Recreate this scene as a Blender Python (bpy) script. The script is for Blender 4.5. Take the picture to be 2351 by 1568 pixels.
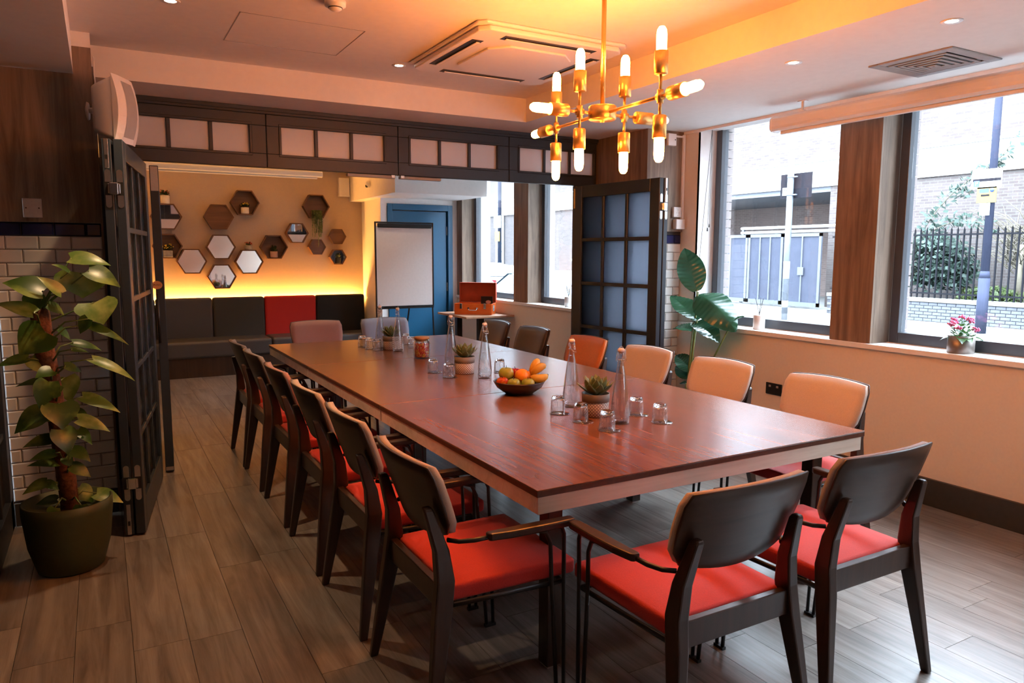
import bpy, bmesh, math, random
from mathutils import Vector, Matrix
random.seed(7)
for o in list(bpy.data.objects): bpy.data.objects.remove(o)
SC = bpy.context.scene
COL = SC.collection
# ------------------------------------------------------------------ camera
W_PX, H_PX, F_PX = 2351, 1568, 1668.13
YAW, PITCH, ROLL = 0.513982, -0.1206055, 0.00305246
CAM = Vector((0, 0, 1.55))
_f = Vector((math.sin(YAW)*math.cos(PITCH), math.cos(YAW)*math.cos(PITCH), math.sin(PITCH)))
_r0 = Vector((math.cos(YAW), -math.sin(YAW), 0)); _u0 = _r0.cross(_f)
_r = _r0*math.cos(ROLL) + _u0*math.sin(ROLL); _u = _u0*math.cos(ROLL) - _r0*math.sin(ROLL)
cam = bpy.data.cameras.new('camera'); cam.sensor_fit = 'HORIZONTAL'; cam.sensor_width = 36.0
cam.lens = 36.0*F_PX/W_PX; cam.clip_start = 0.05; cam.clip_end = 300
camo = bpy.data.objects.new('camera', cam); COL.objects.link(camo)
camo.matrix_world = Matrix(((_r.x, _u.x, -_f.x, CAM.x), (_r.y, _u.y, -_f.y, CAM.y), (_r.z, _u.z, -_f.z, CAM.z), (0, 0, 0, 1)))
SC.camera = camo
# ------------------------------------------------------------------ daylight and exposure
SKY_STRENGTH = 35.0
world = bpy.data.worlds.new('overcast_sky'); SC.world = world; world.use_nodes = True
_bg = world.node_tree.nodes['Background']
_bg.inputs['Color'].default_value = (0.80, 0.90, 1.0, 1); _bg.inputs['Strength'].default_value = SKY_STRENGTH
# overcast luminance distribution: zenith three times the horizon
_wn, _wl = world.node_tree.nodes, world.node_tree.links
_tc = _wn.new('ShaderNodeTexCoord'); _sp = _wn.new('ShaderNodeSeparateXYZ'); _wl.new(_tc.outputs['Generated'], _sp.inputs[0])
_mr = _wn.new('ShaderNodeMapRange'); _mr.inputs['To Min'].default_value = SKY_STRENGTH/3; _mr.inputs['To Max'].default_value = SKY_STRENGTH
_wl.new(_sp.outputs[2], _mr.inputs['Value']); _wl.new(_mr.outputs[0], _bg.inputs['Strength'])
SC.view_settings.view_transform = 'Standard'; SC.view_settings.look = 'None'
SC.view_settings.exposure = 0.6; SC.view_settings.gamma = 1.0; SC.view_settings.use_curve_mapping = False
SC.cycles.use_denoising = True
SC.cycles.max_bounces = 10; SC.cycles.diffuse_bounces = 5; SC.cycles.glossy_bounces = 5
SC.cycles.transmission_bounces = 8; SC.cycles.transparent_max_bounces = 12
SC.cycles.sample_clamp_indirect = 8.0; SC.cycles.caustics_reflective = False; SC.cycles.caustics_refractive = False
CHAND_L = 165.0      # chandelier bulb emission
LED_L = 190.0        # led strip emission
SPOT_W = 12.0       # downlight watts

def px(x, y, ax, v):
    """point on the plane axis=v seen at photo pixel (x, y)"""
    d = _r*((x - W_PX/2)/F_PX) - _u*((y - H_PX/2)/F_PX) + _f
    return CAM + d*((v - CAM[ax])/d[ax])

# ------------------------------------------------------------------ mesh helpers
class MB:
    def __init__(s): s.v, s.f, s.sm = [], [], []
    def add(s, vs, fs, smooth=False):
        b = len(s.v); s.v += [Vector(p) for p in vs]
        for f in fs: s.f.append([b+i for i in f]); s.sm.append(smooth)
        return s
    def box(s, c, d, m=None):
        x, y, z = d[0]/2, d[1]/2, d[2]/2
        vs = [Vector(p) for p in ((-x,-y,-z),(x,-y,-z),(x,y,-z),(-x,y,-z),(-x,-y,z),(x,-y,z),(x,y,z),(-x,y,z))]
        if m is not None: vs = [m @ p for p in vs]
        vs = [p + Vector(c) for p in vs]
        return s.add(vs, [(3,2,1,0),(4,5,6,7),(0,1,5,4),(1,2,6,5),(2,3,7,6),(3,0,4,7)])
    def mm(s, a, b):
        return s.box([(a[i]+b[i])/2 for i in range(3)], [abs(b[i]-a[i]) for i in range(3)])
    def tube(s, pts, r, n=10, caps=True, closed=False):
        pts = [Vector(p) for p in pts]; rs = r if isinstance(r, (list, tuple)) else [r]*len(pts)
        t0 = (pts[1]-pts[0]).normalized(); a = t0.orthogonal().normalized()
        vs, fs, k = [], [], len(pts)
        for i, p in enumerate(pts):
            if closed: t = (pts[(i+1) % k]-pts[i-1]).normalized()
            else: t = (pts[min(i+1, k-1)]-pts[max(i-1, 0)]).normalized()
            a = (a - t*a.dot(t)).normalized(); b = t.cross(a)
            for j in range(n):
                w = 2*math.pi*j/n; vs.append(p + (a*math.cos(w)+b*math.sin(w))*rs[i])
        for i in range(k if closed else k-1):
            q = (i+1) % k
            for j in range(n):
                h = (j+1) % n; fs.append((i*n+j, i*n+h, q*n+h, q*n+j))
        s.add(vs, fs, True)
        if caps and not closed:
            b = len(s.v)-k*n
            s.f.append([b+j for j in range(n)][::-1]); s.sm.append(False)
            s.f.append([b+(k-1)*n+j for j in range(n)]); s.sm.append(False)
        return s
    def lathe(s, prof, n=24, o=(0,0,0), m=None, smooth=True, caps=True):
        vs, fs = [], []; o = Vector(o)
        for r, z in prof:
            for j in range(n):
                w = 2*math.pi*j/n; p = Vector((r*math.cos(w), r*math.sin(w), z))
                vs.append((m @ p if m else p) + o)
        for i in range(len(prof)-1):
            for j in range(n):
                h = (j+1) % n; fs.append((i*n+j, i*n+h, (i+1)*n+h, (i+1)*n+j))
        s.add(vs, fs, smooth)
        b = len(s.v)-len(prof)*n
        if not caps: return s
        if prof[0][0] > 1e-6: s.f.append([b+j for j in range(n)][::-1]); s.sm.append(False)
        if prof[-1][0] > 1e-6: s.f.append([b+(len(prof)-1)*n+j for j in range(n)]); s.sm.append(False)
        return s
    def prism(s, poly, a, b, ax=2):
        """poly: 2D points in the two other axes, extruded from a to b along ax"""
        n = len(poly); vs = []
        for h in (a, b):
            for p in poly:
                q = [p[0], p[1]]; q.insert(ax, h); vs.append(q)
        fs = [tuple(range(n))[::-1], tuple(range(n, 2*n))] + [(i, (i+1) % n, n+(i+1) % n, n+i) for i in range(n)]
        return s.add(vs, fs)
    def bar(s, path, sizes):
        """rectangular horizontal sections (w along x, d along y) swept through path points"""
        vs, fs = [], []
        for p, (w, d) in zip(path, sizes):
            for sx, sy in ((-1,-1),(1,-1),(1,1),(-1,1)): vs.append((p[0]+sx*w/2, p[1]+sy*d/2, p[2]))
        for i in range(len(path)-1):
            for j in range(4):
                h = (j+1) % 4; fs.append((i*4+j, i*4+h, i*4+4+h, i*4+4+j))
        fs += [(3,2,1,0), tuple(range(len(path)*4-4, len(path)*4))]
        return s.add(vs, fs)
    def sphere(s, c, r, nu=14, nv=9):
        r = r if isinstance(r, (list, tuple)) else (r, r, r); c = Vector(c); vs, fs = [], []
        vs.append(c+Vector((0,0,r[2])))
        for i in range(1, nv):
            a = math.pi*i/nv
            for j in range(nu):
                w = 2*math.pi*j/nu; vs.append(c+Vector((r[0]*math.sin(a)*math.cos(w), r[1]*math.sin(a)*math.sin(w), r[2]*math.cos(a))))
        vs.append(c-Vector((0,0,r[2])))
        for j in range(nu):
            h = (j+1) % nu; fs.append((0, 1+j, 1+h)); l = 1+(nv-2)*nu; fs.append((len(vs)-1, l+h, l+j))
            for i in range(nv-2): b = 1+i*nu; fs.append((b+j, b+nu+j, b+nu+h, b+h))
        return s.add(vs, fs, True)
    def mesh(s, name, mat):
        m = bpy.data.meshes.new(name); m.from_pydata(s.v, [], s.f)
        m.polygons.foreach_set('use_smooth', s.sm); m.update()
        if mat is not None: m.materials.append(mat)
        return m
    def build(s, name, mat, parent=None, bevel=0, seg=2, label=None, cat=None, group=None, kind=None, loc=None, rz=0):
        o = bpy.data.objects.new(name, s.mesh(name, mat)); return link(o, parent, bevel, seg, label, cat, group, kind, loc, rz)

def link(o, parent=None, bevel=0, seg=2, label=None, cat=None, group=None, kind=None, loc=None, rz=0):
    COL.objects.link(o)
    if parent is not None: o.parent = parent
    if bevel:
        b = o.modifiers.new('bevel', 'BEVEL'); b.width = bevel; b.segments = seg; b.limit_method = 'ANGLE'; b.angle_limit = math.radians(40)
    if loc is not None: o.location = loc
    if rz: o.rotation_euler.z = rz
    for k, v in (('label', label), ('category', cat), ('group', group), ('kind', kind)):
        if v: o[k] = v
    return o
def thing(name, label, cat, loc=(0,0,0), rz=0, group=None, kind=None):
    o = bpy.data.objects.new(name, None); o.empty_display_size = 0.1
    return link(o, None, 0, 2, label, cat, group, kind, loc, rz)
def inst(name, mesh, parent=None, loc=(0,0,0), scale=None, **k):
    o = bpy.data.objects.new(name, mesh); o.location = loc
    if scale: o.scale = scale
    return link(o, parent, **k)
def copy_tree(o, parent=None):
    c = o.copy(); COL.objects.link(c); c.parent = parent
    for ch in list(o.children): copy_tree(ch, c)
    return c
def struct(name, mb, mat, label, bevel=0, parent=None):
    return mb.build(name, mat, parent, bevel, label=label, kind=None if parent else 'structure')

# ------------------------------------------------------------------ materials
def nodes(name):
    m = bpy.data.materials.new(name); m.use_nodes = True
    nt = m.node_tree; return m, nt, nt.nodes, nt.links, nt.nodes['Principled BSDF']
def pm(name, col, rough=0.5, metal=0.0, var=0.08, scale=30, bump=0.0, coat=0.0, spec=None, stretch=None, sheen=0):
    """plain surface with a little procedural variation"""
    m, nt, N, L, p = nodes(name)
    tc = N.new('ShaderNodeTexCoord'); mp = N.new('ShaderNodeMapping'); L.new(tc.outputs['Object'], mp.inputs['Vector'])
    if stretch: mp.inputs['Scale'].default_value = stretch
    nz = N.new('ShaderNodeTexNoise'); nz.inputs['Scale'].default_value = scale; nz.inputs['Detail'].default_value = 3
    L.new(mp.outputs[0], nz.inputs['Vector'])
    rp = N.new('ShaderNodeValToRGB'); L.new(nz.outputs['Fac'], rp.inputs['Fac'])
    rp.color_ramp.elements[0].position = 0.3; rp.color_ramp.elements[1].position = 0.7
    rp.color_ramp.elements[0].color = (*[max(0, c*(1-var)) for c in col], 1); rp.color_ramp.elements[1].color = (*[min(1, c*(1+var)) for c in col], 1)
    L.new(rp.outputs['Color'], p.inputs['Base Color'])
    p.inputs['Roughness'].default_value = rough; p.inputs['Metallic'].default_value = metal
    p.inputs['Coat Weight'].default_value = coat
    if spec is not None: p.inputs['Specular IOR Level'].default_value = spec
    if sheen: p.inputs['Sheen Weight'].default_value = sheen
    if bump:
        bp = N.new('ShaderNodeBump'); bp.inputs['Strength'].default_value = bump; bp.inputs['Distance'].default_value = 0.004
        L.new(nz.outputs['Fac'], bp.inputs['Height']); L.new(bp.outputs[0], p.inputs['Normal'])
    return m
def wood(name, dark, light, axis=1, rough=0.45, grain=1.0, rnd=0.0, coat=0.0, knots=0.25, bump=0.05, streak=14.0):
    m, nt, N, L, p = nodes(name)
    tc = N.new('ShaderNodeTexCoord'); mp = N.new('ShaderNodeMapping'); oi = N.new('ShaderNodeObjectInfo')
    off = N.new('ShaderNodeVectorMath'); off.operation = 'MULTIPLY_ADD'
    cmb = N.new('ShaderNodeCombineXYZ')
    for i in range(3): L.new(oi.outputs['Random'], cmb.inputs[i])
    L.new(cmb.outputs[0], off.inputs[0]); off.inputs[1].default_value = (37, 53, 71); L.new(tc.outputs['Object'], off.inputs[2])
    sc = [streak*grain]*3; sc[axis] = 0.9*grain; mp.inputs['Scale'].default_value = sc
    L.new(off.outputs[0], mp.inputs['Vector'])
    n1 = N.new('ShaderNodeTexNoise'); n1.inputs['Scale'].default_value = 1.6; n1.inputs['Detail'].default_value = 9; n1.inputs['Roughness'].default_value = 0.66; n1.inputs['Distortion'].default_value = 0.6
    L.new(mp.outputs[0], n1.inputs['Vector'])
    rp = N.new('ShaderNodeValToRGB'); L.new(n1.outputs['Fac'], rp.inputs['Fac'])
    rp.color_ramp.elements[0].position = 0.32; rp.color_ramp.elements[0].color = (*dark, 1)
    rp.color_ramp.elements[1].position = 0.68; rp.color_ramp.elements[1].color = (*light, 1)
    # broad blotches and knots
    mp2 = N.new('ShaderNodeMapping'); s2 = [3.0*grain]*3; s2[axis] = 1.1*grain; mp2.inputs['Scale'].default_value = s2; L.new(off.outputs[0], mp2.inputs['Vector'])
    n2 = N.new('ShaderNodeTexNoise'); n2.inputs['Scale'].default_value = 1.5; n2.inputs['Detail'].default_value = 3; L.new(mp2.outputs[0], n2.inputs['Vector'])
    r2 = N.new('ShaderNodeValToRGB'); r2.color_ramp.elements[0].position = 0.28; r2.color_ramp.elements[0].color = (0.45, 0.42, 0.40, 1); r2.color_ramp.elements[1].position = 0.5; r2.color_ramp.elements[1].color = (1, 1, 1, 1)
    L.new(n2.outputs['Fac'], r2.inputs['Fac'])
    mx = N.new('ShaderNodeMix'); mx.data_type = 'RGBA'; mx.blend_type = 'MULTIPLY'; mx.inputs['Factor'].default_value = knots
    L.new(rp.outputs['Color'], mx.inputs['A']); L.new(r2.outputs['Color'], mx.inputs['B'])
    out = mx.outputs['Result']
    if rnd:
        hs = N.new('ShaderNodeHueSaturation'); mr = N.new('ShaderNodeMapRange'); mr.inputs['To Min'].default_value = 1-rnd; mr.inputs['To Max'].default_value = 1+rnd
        L.new(oi.outputs['Random'], mr.inputs['Value']); L.new(mr.outputs[0], hs.inputs['Value']); L.new(out, hs.inputs['Color']); out = hs.outputs['Color']
    L.new(out, p.inputs['Base Color']); p.inputs['Roughness'].default_value = rough; p.inputs['Coat Weight'].default_value = coat; p.inputs['Coat Roughness'].default_value = 0.15
    if bump:
        bp = N.new('ShaderNodeBump'); bp.inputs['Strength'].default_value = bump; bp.inputs['Distance'].default_value = 0.003
        L.new(n1.outputs['Fac'], bp.inputs['Height']); L.new(bp.outputs[0], p.inputs['Normal'])
    return m
def emit(name, col, strength):
    m = bpy.data.materials.new(name); m.use_nodes = True; N = m.node_tree.nodes; N.remove(N['Principled BSDF'])
    e = N.new('ShaderNodeEmission'); e.inputs['Color'].default_value = (*col, 1); e.inputs['Strength'].default_value = strength
    m.node_tree.links.new(e.outputs[0], N['Material Output'].inputs['Surface']); return m
def pane_glass(name, tint=(0.93, 0.97, 1.0), refl=0.04):
    m = bpy.data.materials.new(name); m.use_nodes = True; N = m.node_tree.nodes; L = m.node_tree.links; N.remove(N['Principled BSDF'])
    t = N.new('ShaderNodeBsdfTransparent'); t.inputs['Color'].default_value = (*tint, 1)
    g = N.new('ShaderNodeBsdfGlossy'); g.inputs['Roughness'].default_value = 0.02
    lw = N.new('ShaderNodeLayerWeight'); lw.inputs['Blend'].default_value = 0.5; pw = N.new('ShaderNodeMath'); pw.operation = 'POWER'; pw.inputs[1].default_value = 2.2; L.new(lw.outputs['Facing'], pw.inputs[0]); fr = N.new('ShaderNodeMath'); fr.operation = 'MULTIPLY_ADD'; fr.inputs[1].default_value = 0.9; fr.inputs[2].default_value = refl; L.new(pw.outputs[0], fr.inputs[0]); mx = N.new('ShaderNodeMixShader')
    L.new(fr.outputs[0], mx.inputs[0]); L.new(t.outputs[0], mx.inputs[1]); L.new(g.outputs[0], mx.inputs[2]); L.new(mx.outputs[0], N['Material Output'].inputs['Surface']); return m
def frosted(name, col, trans=0.55, gloss=0.06):
    m = bpy.data.materials.new(name); m.use_nodes = True; N = m.node_tree.nodes; L = m.node_tree.links; N.remove(N['Principled BSDF'])
    d = N.new('ShaderNodeBsdfDiffuse'); d.inputs['Color'].default_value = (*col, 1)
    t = N.new('ShaderNodeBsdfTranslucent'); t.inputs['Color'].default_value = (*col, 1)
    g = N.new('ShaderNodeBsdfGlossy'); g.inputs['Roughness'].default_value = 0.25
    nz = N.new('ShaderNodeTexNoise'); nz.inputs['Scale'].default_value = 400; bp = N.new('ShaderNodeBump'); bp.inputs['Strength'].default_value = 0.05; L.new(nz.outputs['Fac'], bp.inputs['Height'])
    for s in (d, t, g): L.new(bp.outputs[0], s.inputs['Normal'])
    m1 = N.new('ShaderNodeMixShader'); m1.inputs[0].default_value = trans; L.new(d.outputs[0], m1.inputs[1]); L.new(t.outputs[0], m1.inputs[2])
    m2 = N.new('ShaderNodeMixShader'); m2.inputs[0].default_value = gloss; L.new(m1.outputs[0], m2.inputs[1]); L.new(g.outputs[0], m2.inputs[2])
    L.new(m2.outputs[0], N['Material Output'].inputs['Surface']); return m
def clear_glass(name, col=(1, 1, 1), ior=1.45, rough=0.0):
    m, nt, N, L, p = nodes(name)
    p.inputs['Base Color'].default_value = (*col, 1); p.inputs['Transmission Weight'].default_value = 1; p.inputs['Roughness'].default_value = rough; p.inputs['IOR'].default_value = ior
    return m
def leafmat(name, dark, light, rough=0.3, scale=9, patch=(0.45, 0.6)):
    m, nt, N, L, p = nodes(name)
    tc = N.new('ShaderNodeTexCoord'); nz = N.new('ShaderNodeTexNoise'); nz.inputs['Scale'].default_value = scale; nz.inputs['Detail'].default_value = 4
    L.new(tc.outputs['Object'], nz.inputs['Vector']); rp = N.new('ShaderNodeValToRGB'); L.new(nz.outputs['Fac'], rp.inputs['Fac'])
    rp.color_ramp.elements[0].position = patch[0]; rp.color_ramp.elements[0].color = (*dark, 1); rp.color_ramp.elements[1].position = patch[1]; rp.color_ramp.elements[1].color = (*light, 1)
    L.new(rp.outputs['Color'], p.inputs['Base Color']); p.inputs['Roughness'].default_value = rough
    tr = N.new('ShaderNodeBsdfTranslucent'); L.new(rp.outputs['Color'], tr.inputs['Color']); mx = N.new('ShaderNodeMixShader'); mx.inputs[0].default_value = 0.3
    L.new(p.outputs[0], mx.inputs[1]); L.new(tr.outputs[0], mx.inputs[2]); L.new(mx.outputs[0], N['Material Output'].inputs['Surface']); return m
def brickmat(name, c1, c2, mortar, scale=1.0, axes=(1, 2)):
    m, nt, N, L, p = nodes(name)
    tc = N.new('ShaderNodeTexCoord'); sp = N.new('ShaderNodeSeparateXYZ'); cb = N.new('ShaderNodeCombineXYZ')
    L.new(tc.outputs['Object'], sp.inputs[0]); L.new(sp.outputs[axes[0]], cb.inputs[0]); L.new(sp.outputs[axes[1]], cb.inputs[1])
    b = N.new('ShaderNodeTexBrick'); b.inputs['Scale'].default_value = scale; b.inputs['Color1'].default_value = (*c1, 1); b.inputs['Color2'].default_value = (*c2, 1); b.inputs['Mortar'].default_value = (*mortar, 1)
    b.inputs['Brick Width'].default_value = 0.23; b.inputs['Row Height'].default_value = 0.078; b.inputs['Mortar Size'].default_value = 0.008
    L.new(cb.outputs[0], b.inputs['Vector']); L.new(b.outputs['Color'], p.inputs['Base Color']); p.inputs['Roughness'].default_value = 0.9
    return m

M = {}
M['paint'] = pm('cream_wall_paint', (0.74, 0.66, 0.56), 0.7, var=0.02, scale=60)
M['white'] = pm('white_paint', (0.82, 0.81, 0.80), 0.6, var=0.02, scale=40)
M['ceil'] = pm('ceiling_paint', (0.80, 0.76, 0.73), 0.8, var=0.02, scale=20)
M['floorbase'] = pm('dark_floor_joint', (0.03, 0.022, 0.018), 0.9)
M['plank'] = wood('weathered_oak_plank', (0.115, 0.092, 0.078), (0.29, 0.255, 0.225), 1, 0.30, 1.0, rnd=0.16, knots=0.6, bump=0.08)
M['table'] = wood('red_brown_tabletop', (0.135, 0.044, 0.017), (0.265, 0.090, 0.034), 1, 0.27, 0.7, coat=0.08, knots=0.5, bump=0.015)
M['tedge'] = wood('dark_table_edge', (0.06, 0.02, 0.01), (0.11, 0.04, 0.02), 1, 0.35, 1.0, bump=0.03)
M['maple'] = wood('pale_maple_apron', (0.60, 0.50, 0.40), (0.78, 0.68, 0.57), 0, 0.4, 0.8, knots=0.3, bump=0.02)
M['darkwood'] = wood('dark_stained_wood', (0.020, 0.010, 0.007), (0.045, 0.022, 0.014), 2, 0.32, 1.2, knots=0.2, bump=0.03)
M['plyback'] = wood('walnut_ply_back', (0.028, 0.017, 0.012), (0.055, 0.033, 0.023), 0, 0.36, 1.0, knots=0.2, bump=0.02)
M['panel'] = wood('oak_cladding', (0.12, 0.078, 0.052), (0.29, 0.205, 0.145), 2, 0.55, 0.9, knots=0.75, bump=0.1)
M['charcoal'] = pm('charcoal_door_paint', (0.022, 0.029, 0.042), 0.45, var=0.05, scale=50)
M['navyframe'] = pm('blue_grey_door_paint', (0.017, 0.025, 0.036), 0.42, var=0.05, scale=50)
M['winframe'] = pm('anthracite_window_frame', (0.045, 0.050, 0.060), 0.3, var=0.04, scale=50)
M['blue'] = pm('blue_door_paint', (0.008, 0.095, 0.20), 0.4, var=0.04, scale=50)
M['tile'] = pm('white_glazed_tile', (0.74, 0.70, 0.66), 0.12, var=0.03, scale=5)
M['navytile'] = pm('navy_glazed_tile', (0.010, 0.018, 0.085), 0.12, var=0.1, scale=8)
M['grout'] = pm('dark_grout', (0.05, 0.04, 0.035), 0.9)
M['skirt'] = pm('charcoal_skirting', (0.040, 0.038, 0.036), 0.5)
M['glass'] = pane_glass('window_glass')
M['transom'] = frosted('frosted_transom_glass', (0.88, 0.87, 0.90), 0.6)
M['frost'] = None
M['darkpane'] = pm('dark_glass_pane', (0.012, 0.012, 0.014), 0.45, var=0.05)
M['steel'] = pm('brushed_steel', (0.62, 0.58, 0.54), 0.28, 1.0, var=0.05, scale=80)
M['chrome'] = pm('bright_chrome', (0.8, 0.8, 0.8), 0.12, 1.0, var=0.02)
M['brass'] = pm('brushed_brass', (0.86, 0.58, 0.20), 0.38, 1.0, var=0.05, scale=200)
M['black'] = pm('black_metal', (0.010, 0.010, 0.011), 0.4, var=0.05)
M['plastic'] = pm('white_plastic', (0.78, 0.75, 0.73), 0.4, var=0.01)
M['greyplastic'] = pm('grey_plastic', (0.35, 0.33, 0.32), 0.6, var=0.03)
M['blackplastic'] = pm('black_plastic', (0.012, 0.012, 0.012), 0.4)
M['bulb'] = emit('glowing_bulb', (1.0, 0.275, 0.042), CHAND_L)
M['led'] = emit('led_strip_light', (1.0, 0.42, 0.085), LED_L)
M['downlamp'] = emit('downlight_lamp', (1.0, 0.88, 0.74), 30.0)
M['red'] = pm('red_wool_upholstery', (0.54, 0.022, 0.016), 0.75, var=0.08, scale=220, bump=0.15, sheen=0.2)
M['glassware'] = pane_glass('clear_glass', (0.98, 0.98, 0.98), 0.07)
M['solidglass'] = clear_glass('solid_glass', ior=1.45)
M['water'] = pane_glass('water', (0.95, 0.96, 0.98), 0.03)
M['greenpot'] = pm('dark_green_pot', (0.040, 0.052, 0.018), 0.6)
def frost2():
    m, nt, N, L, p = nodes('frosted_door_glass')
    p.inputs['Base Color'].default_value = (0.86, 0.88, 0.92, 1); p.inputs['Transmission Weight'].default_value = 1; p.inputs['Roughness'].default_value = 0.42; p.inputs['IOR'].default_value = 1.15
    t = N.new('ShaderNodeBsdfTranslucent'); t.inputs['Color'].default_value = (0.80, 0.83, 0.90, 1); mx = N.new('ShaderNodeMixShader'); mx.inputs[0].default_value = 0.6
    L.new(p.outputs[0], mx.inputs[1]); L.new(t.outputs[0], mx.inputs[2]); L.new(mx.outputs[0], N['Material Output'].inputs['Surface']); return m
M['frost'] = frost2()
M['taupe'] = pm('taupe_back_wall_paint', (0.46, 0.36, 0.28), 0.75, var=0.02, scale=60)
M['iron'] = pm('matt_black_iron', (0.008, 0.008, 0.010), 0.8, var=0.05, spec=0.05)
M['soil'] = pm('soil', (0.02, 0.013, 0.009), 0.95, var=0.4, scale=60, bump=0.5)
M['coir'] = pm('coir_pole', (0.13, 0.045, 0.018), 0.9, var=0.5, scale=60, bump=0.9)
M['stem'] = pm('green_stem', (0.10, 0.15, 0.035), 0.5, var=0.2)
M['mirror'] = pm('mirror', (0.92, 0.93, 0.95), 0.02, 1.0, var=0.005)
M['hexwood'] = wood('hex_oak', (0.085, 0.036, 0.016), (0.155, 0.072, 0.032), 0, 0.5, 1.0, knots=0.3)
# ================================================================== THE ROOM
XL, XR = -0.50, 4.42           # glazed partition on the left, window wall on the right
YP, YF = 4.83, 5.55            # front of the piers, partition line
ZC, ZB = 2.76, 2.58            # ceiling, bulkhead soffit
YB = 10.36                     # back wall with the hexagons
YD = 9.42                      # wall with the blue door
# ---- floor and planks
floor = struct('floor', MB().mm((-0.8, -1.3, -0.12), (4.75, 10.5, -0.010)), M['floorbase'], 'weathered oak plank floor running the length of both rooms')
pk = MB().mm((-0.099, 0, -0.010), (0.099, 1.218, 0)); pk_mesh = pk.mesh('plank', M['plank'])
rr = random.Random(3)
for i in range(-3, 22):
    x = 0.03+0.2*i+0.1
    y = -1.1 - rr.random()*1.2
    while y < YB:
        a, b = max(y, -1.1), min(y+1.22, YB)
        if b-a > 0.06 and not (x > 3.34 and a > YD+0.1) and not (x < 0 and a > YF):
            o = inst('plank', pk_mesh, floor, (x, a, 0), (1, (b-a)/1.22, 1))
        y += 1.22
# ---- ceiling
ceil = thing('ceiling', 'white plaster ceiling with dropped bulkheads around the edges', None, kind='structure')
MB().mm((-0.10, -1.3, ZC), (3.05, 5.15, 2.95)).build('ceiling_panel', M['ceil'], ceil)
MB().mm((-0.8, -1.3, 2.53), (-0.07, YP, 2.95)).build('bulkhead', M['ceil'], ceil)
MB().mm((3.0, -1.3, ZB), (4.62, YF, 2.95)).build('bulkhead', M['ceil'], ceil)
MB().mm((-0.10, 5.10, ZB), (3.0, YF+0.1, 2.95)).build('bulkhead', M['ceil'], ceil)
MB().mm((-0.3, YF+0.10, 2.70), (4.95, 10.6, 2.95)).build('ceiling_panel', M['ceil'], ceil)
MB().mm((3.165, 8.50, 2.28), (XR, YB, 2.70)).build('bulkhead', M['ceil'], ceil)
h = MB()
for a, b in (((0.69, 4.03), (1.345, 4.034)), ((0.69, 4.596), (1.345, 4.60)), ((0.69, 4.03), (0.694, 4.60)), ((1.341, 4.03), (1.345, 4.60))):
    h.mm((a[0], a[1], ZC-0.0015), (b[0], b[1], ZC+0.002))
h.build('access_hatch_joint', M['greyplastic'], ceil)
# ---- walls
wl = thing('wall_left', 'dark glazed folding partition along the left side', None, kind='structure')
MB().mm((-0.80, -1.3, 0), (-0.62, YP, 2.95)).build('backing_wall', M['charcoal'], wl)
for k in range(5):
    y0 = YP-0.02-1.0*(k+1); y1 = YP-0.02-1.0*k
    lf = MB()
    lf.mm((-0.56, y0, 0.01), (-0.50, y0+0.09, 2.53)).mm((-0.56, y1-0.09, 0.01), (-0.50, y1, 2.53)).mm((-0.56, y0, 0.01), (-0.50, y1, 0.18)).mm((-0.56, y0, 2.43), (-0.50, y1, 2.53))
    for q in range(1, 3): yy = y0+0.09+(0.82)*q/3; lf.mm((-0.55, yy-0.015, 0.18), (-0.51, yy+0.015, 2.43))
    for q in range(1, 6): zz = 0.18+2.25*q/6; lf.mm((-0.55, y0+0.09, zz-0.015), (-0.51, y1-0.09, zz+0.015))
    lo = lf.build('leaf', M['charcoal'], wl, 0.002, 1)
    MB().mm((-0.535, y0+0.09, 0.18), (-0.528, y1-0.09, 2.43)).build('pane', M['darkpane'], lo)
struct('wall_front', MB().mm((-0.8, -1.5, 0), (4.95, -1.3, 2.95)), M['paint'], 'cream painted wall behind the camera')
wb = struct('wall_back', MB().mm((-0.3, YB, 0), (4.95, YB+0.2, 2.95)), M['taupe'], 'warm lit back wall behind the grey banquette')
struct('wall_side', MB().mm((-0.3, YF+0.1, 0), (-0.10, YB, 2.95)), M['paint'], 'hidden left wall of the back room')
wd = MB().prism([(3.345, YB), (3.30, YD), (3.385, YD), (3.385, YD+0.11), (4.35, YD+0.11), (4.35, YD), (4.95, YD), (4.95, YB)], 0, 2.18)
wd.prism([(3.345, YB), (3.30, YD), (4.95, YD), (4.95, YB)], 2.18, 2.75)
struct('wall_door', wd, M['white'], 'white wall around the blue door')
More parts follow.
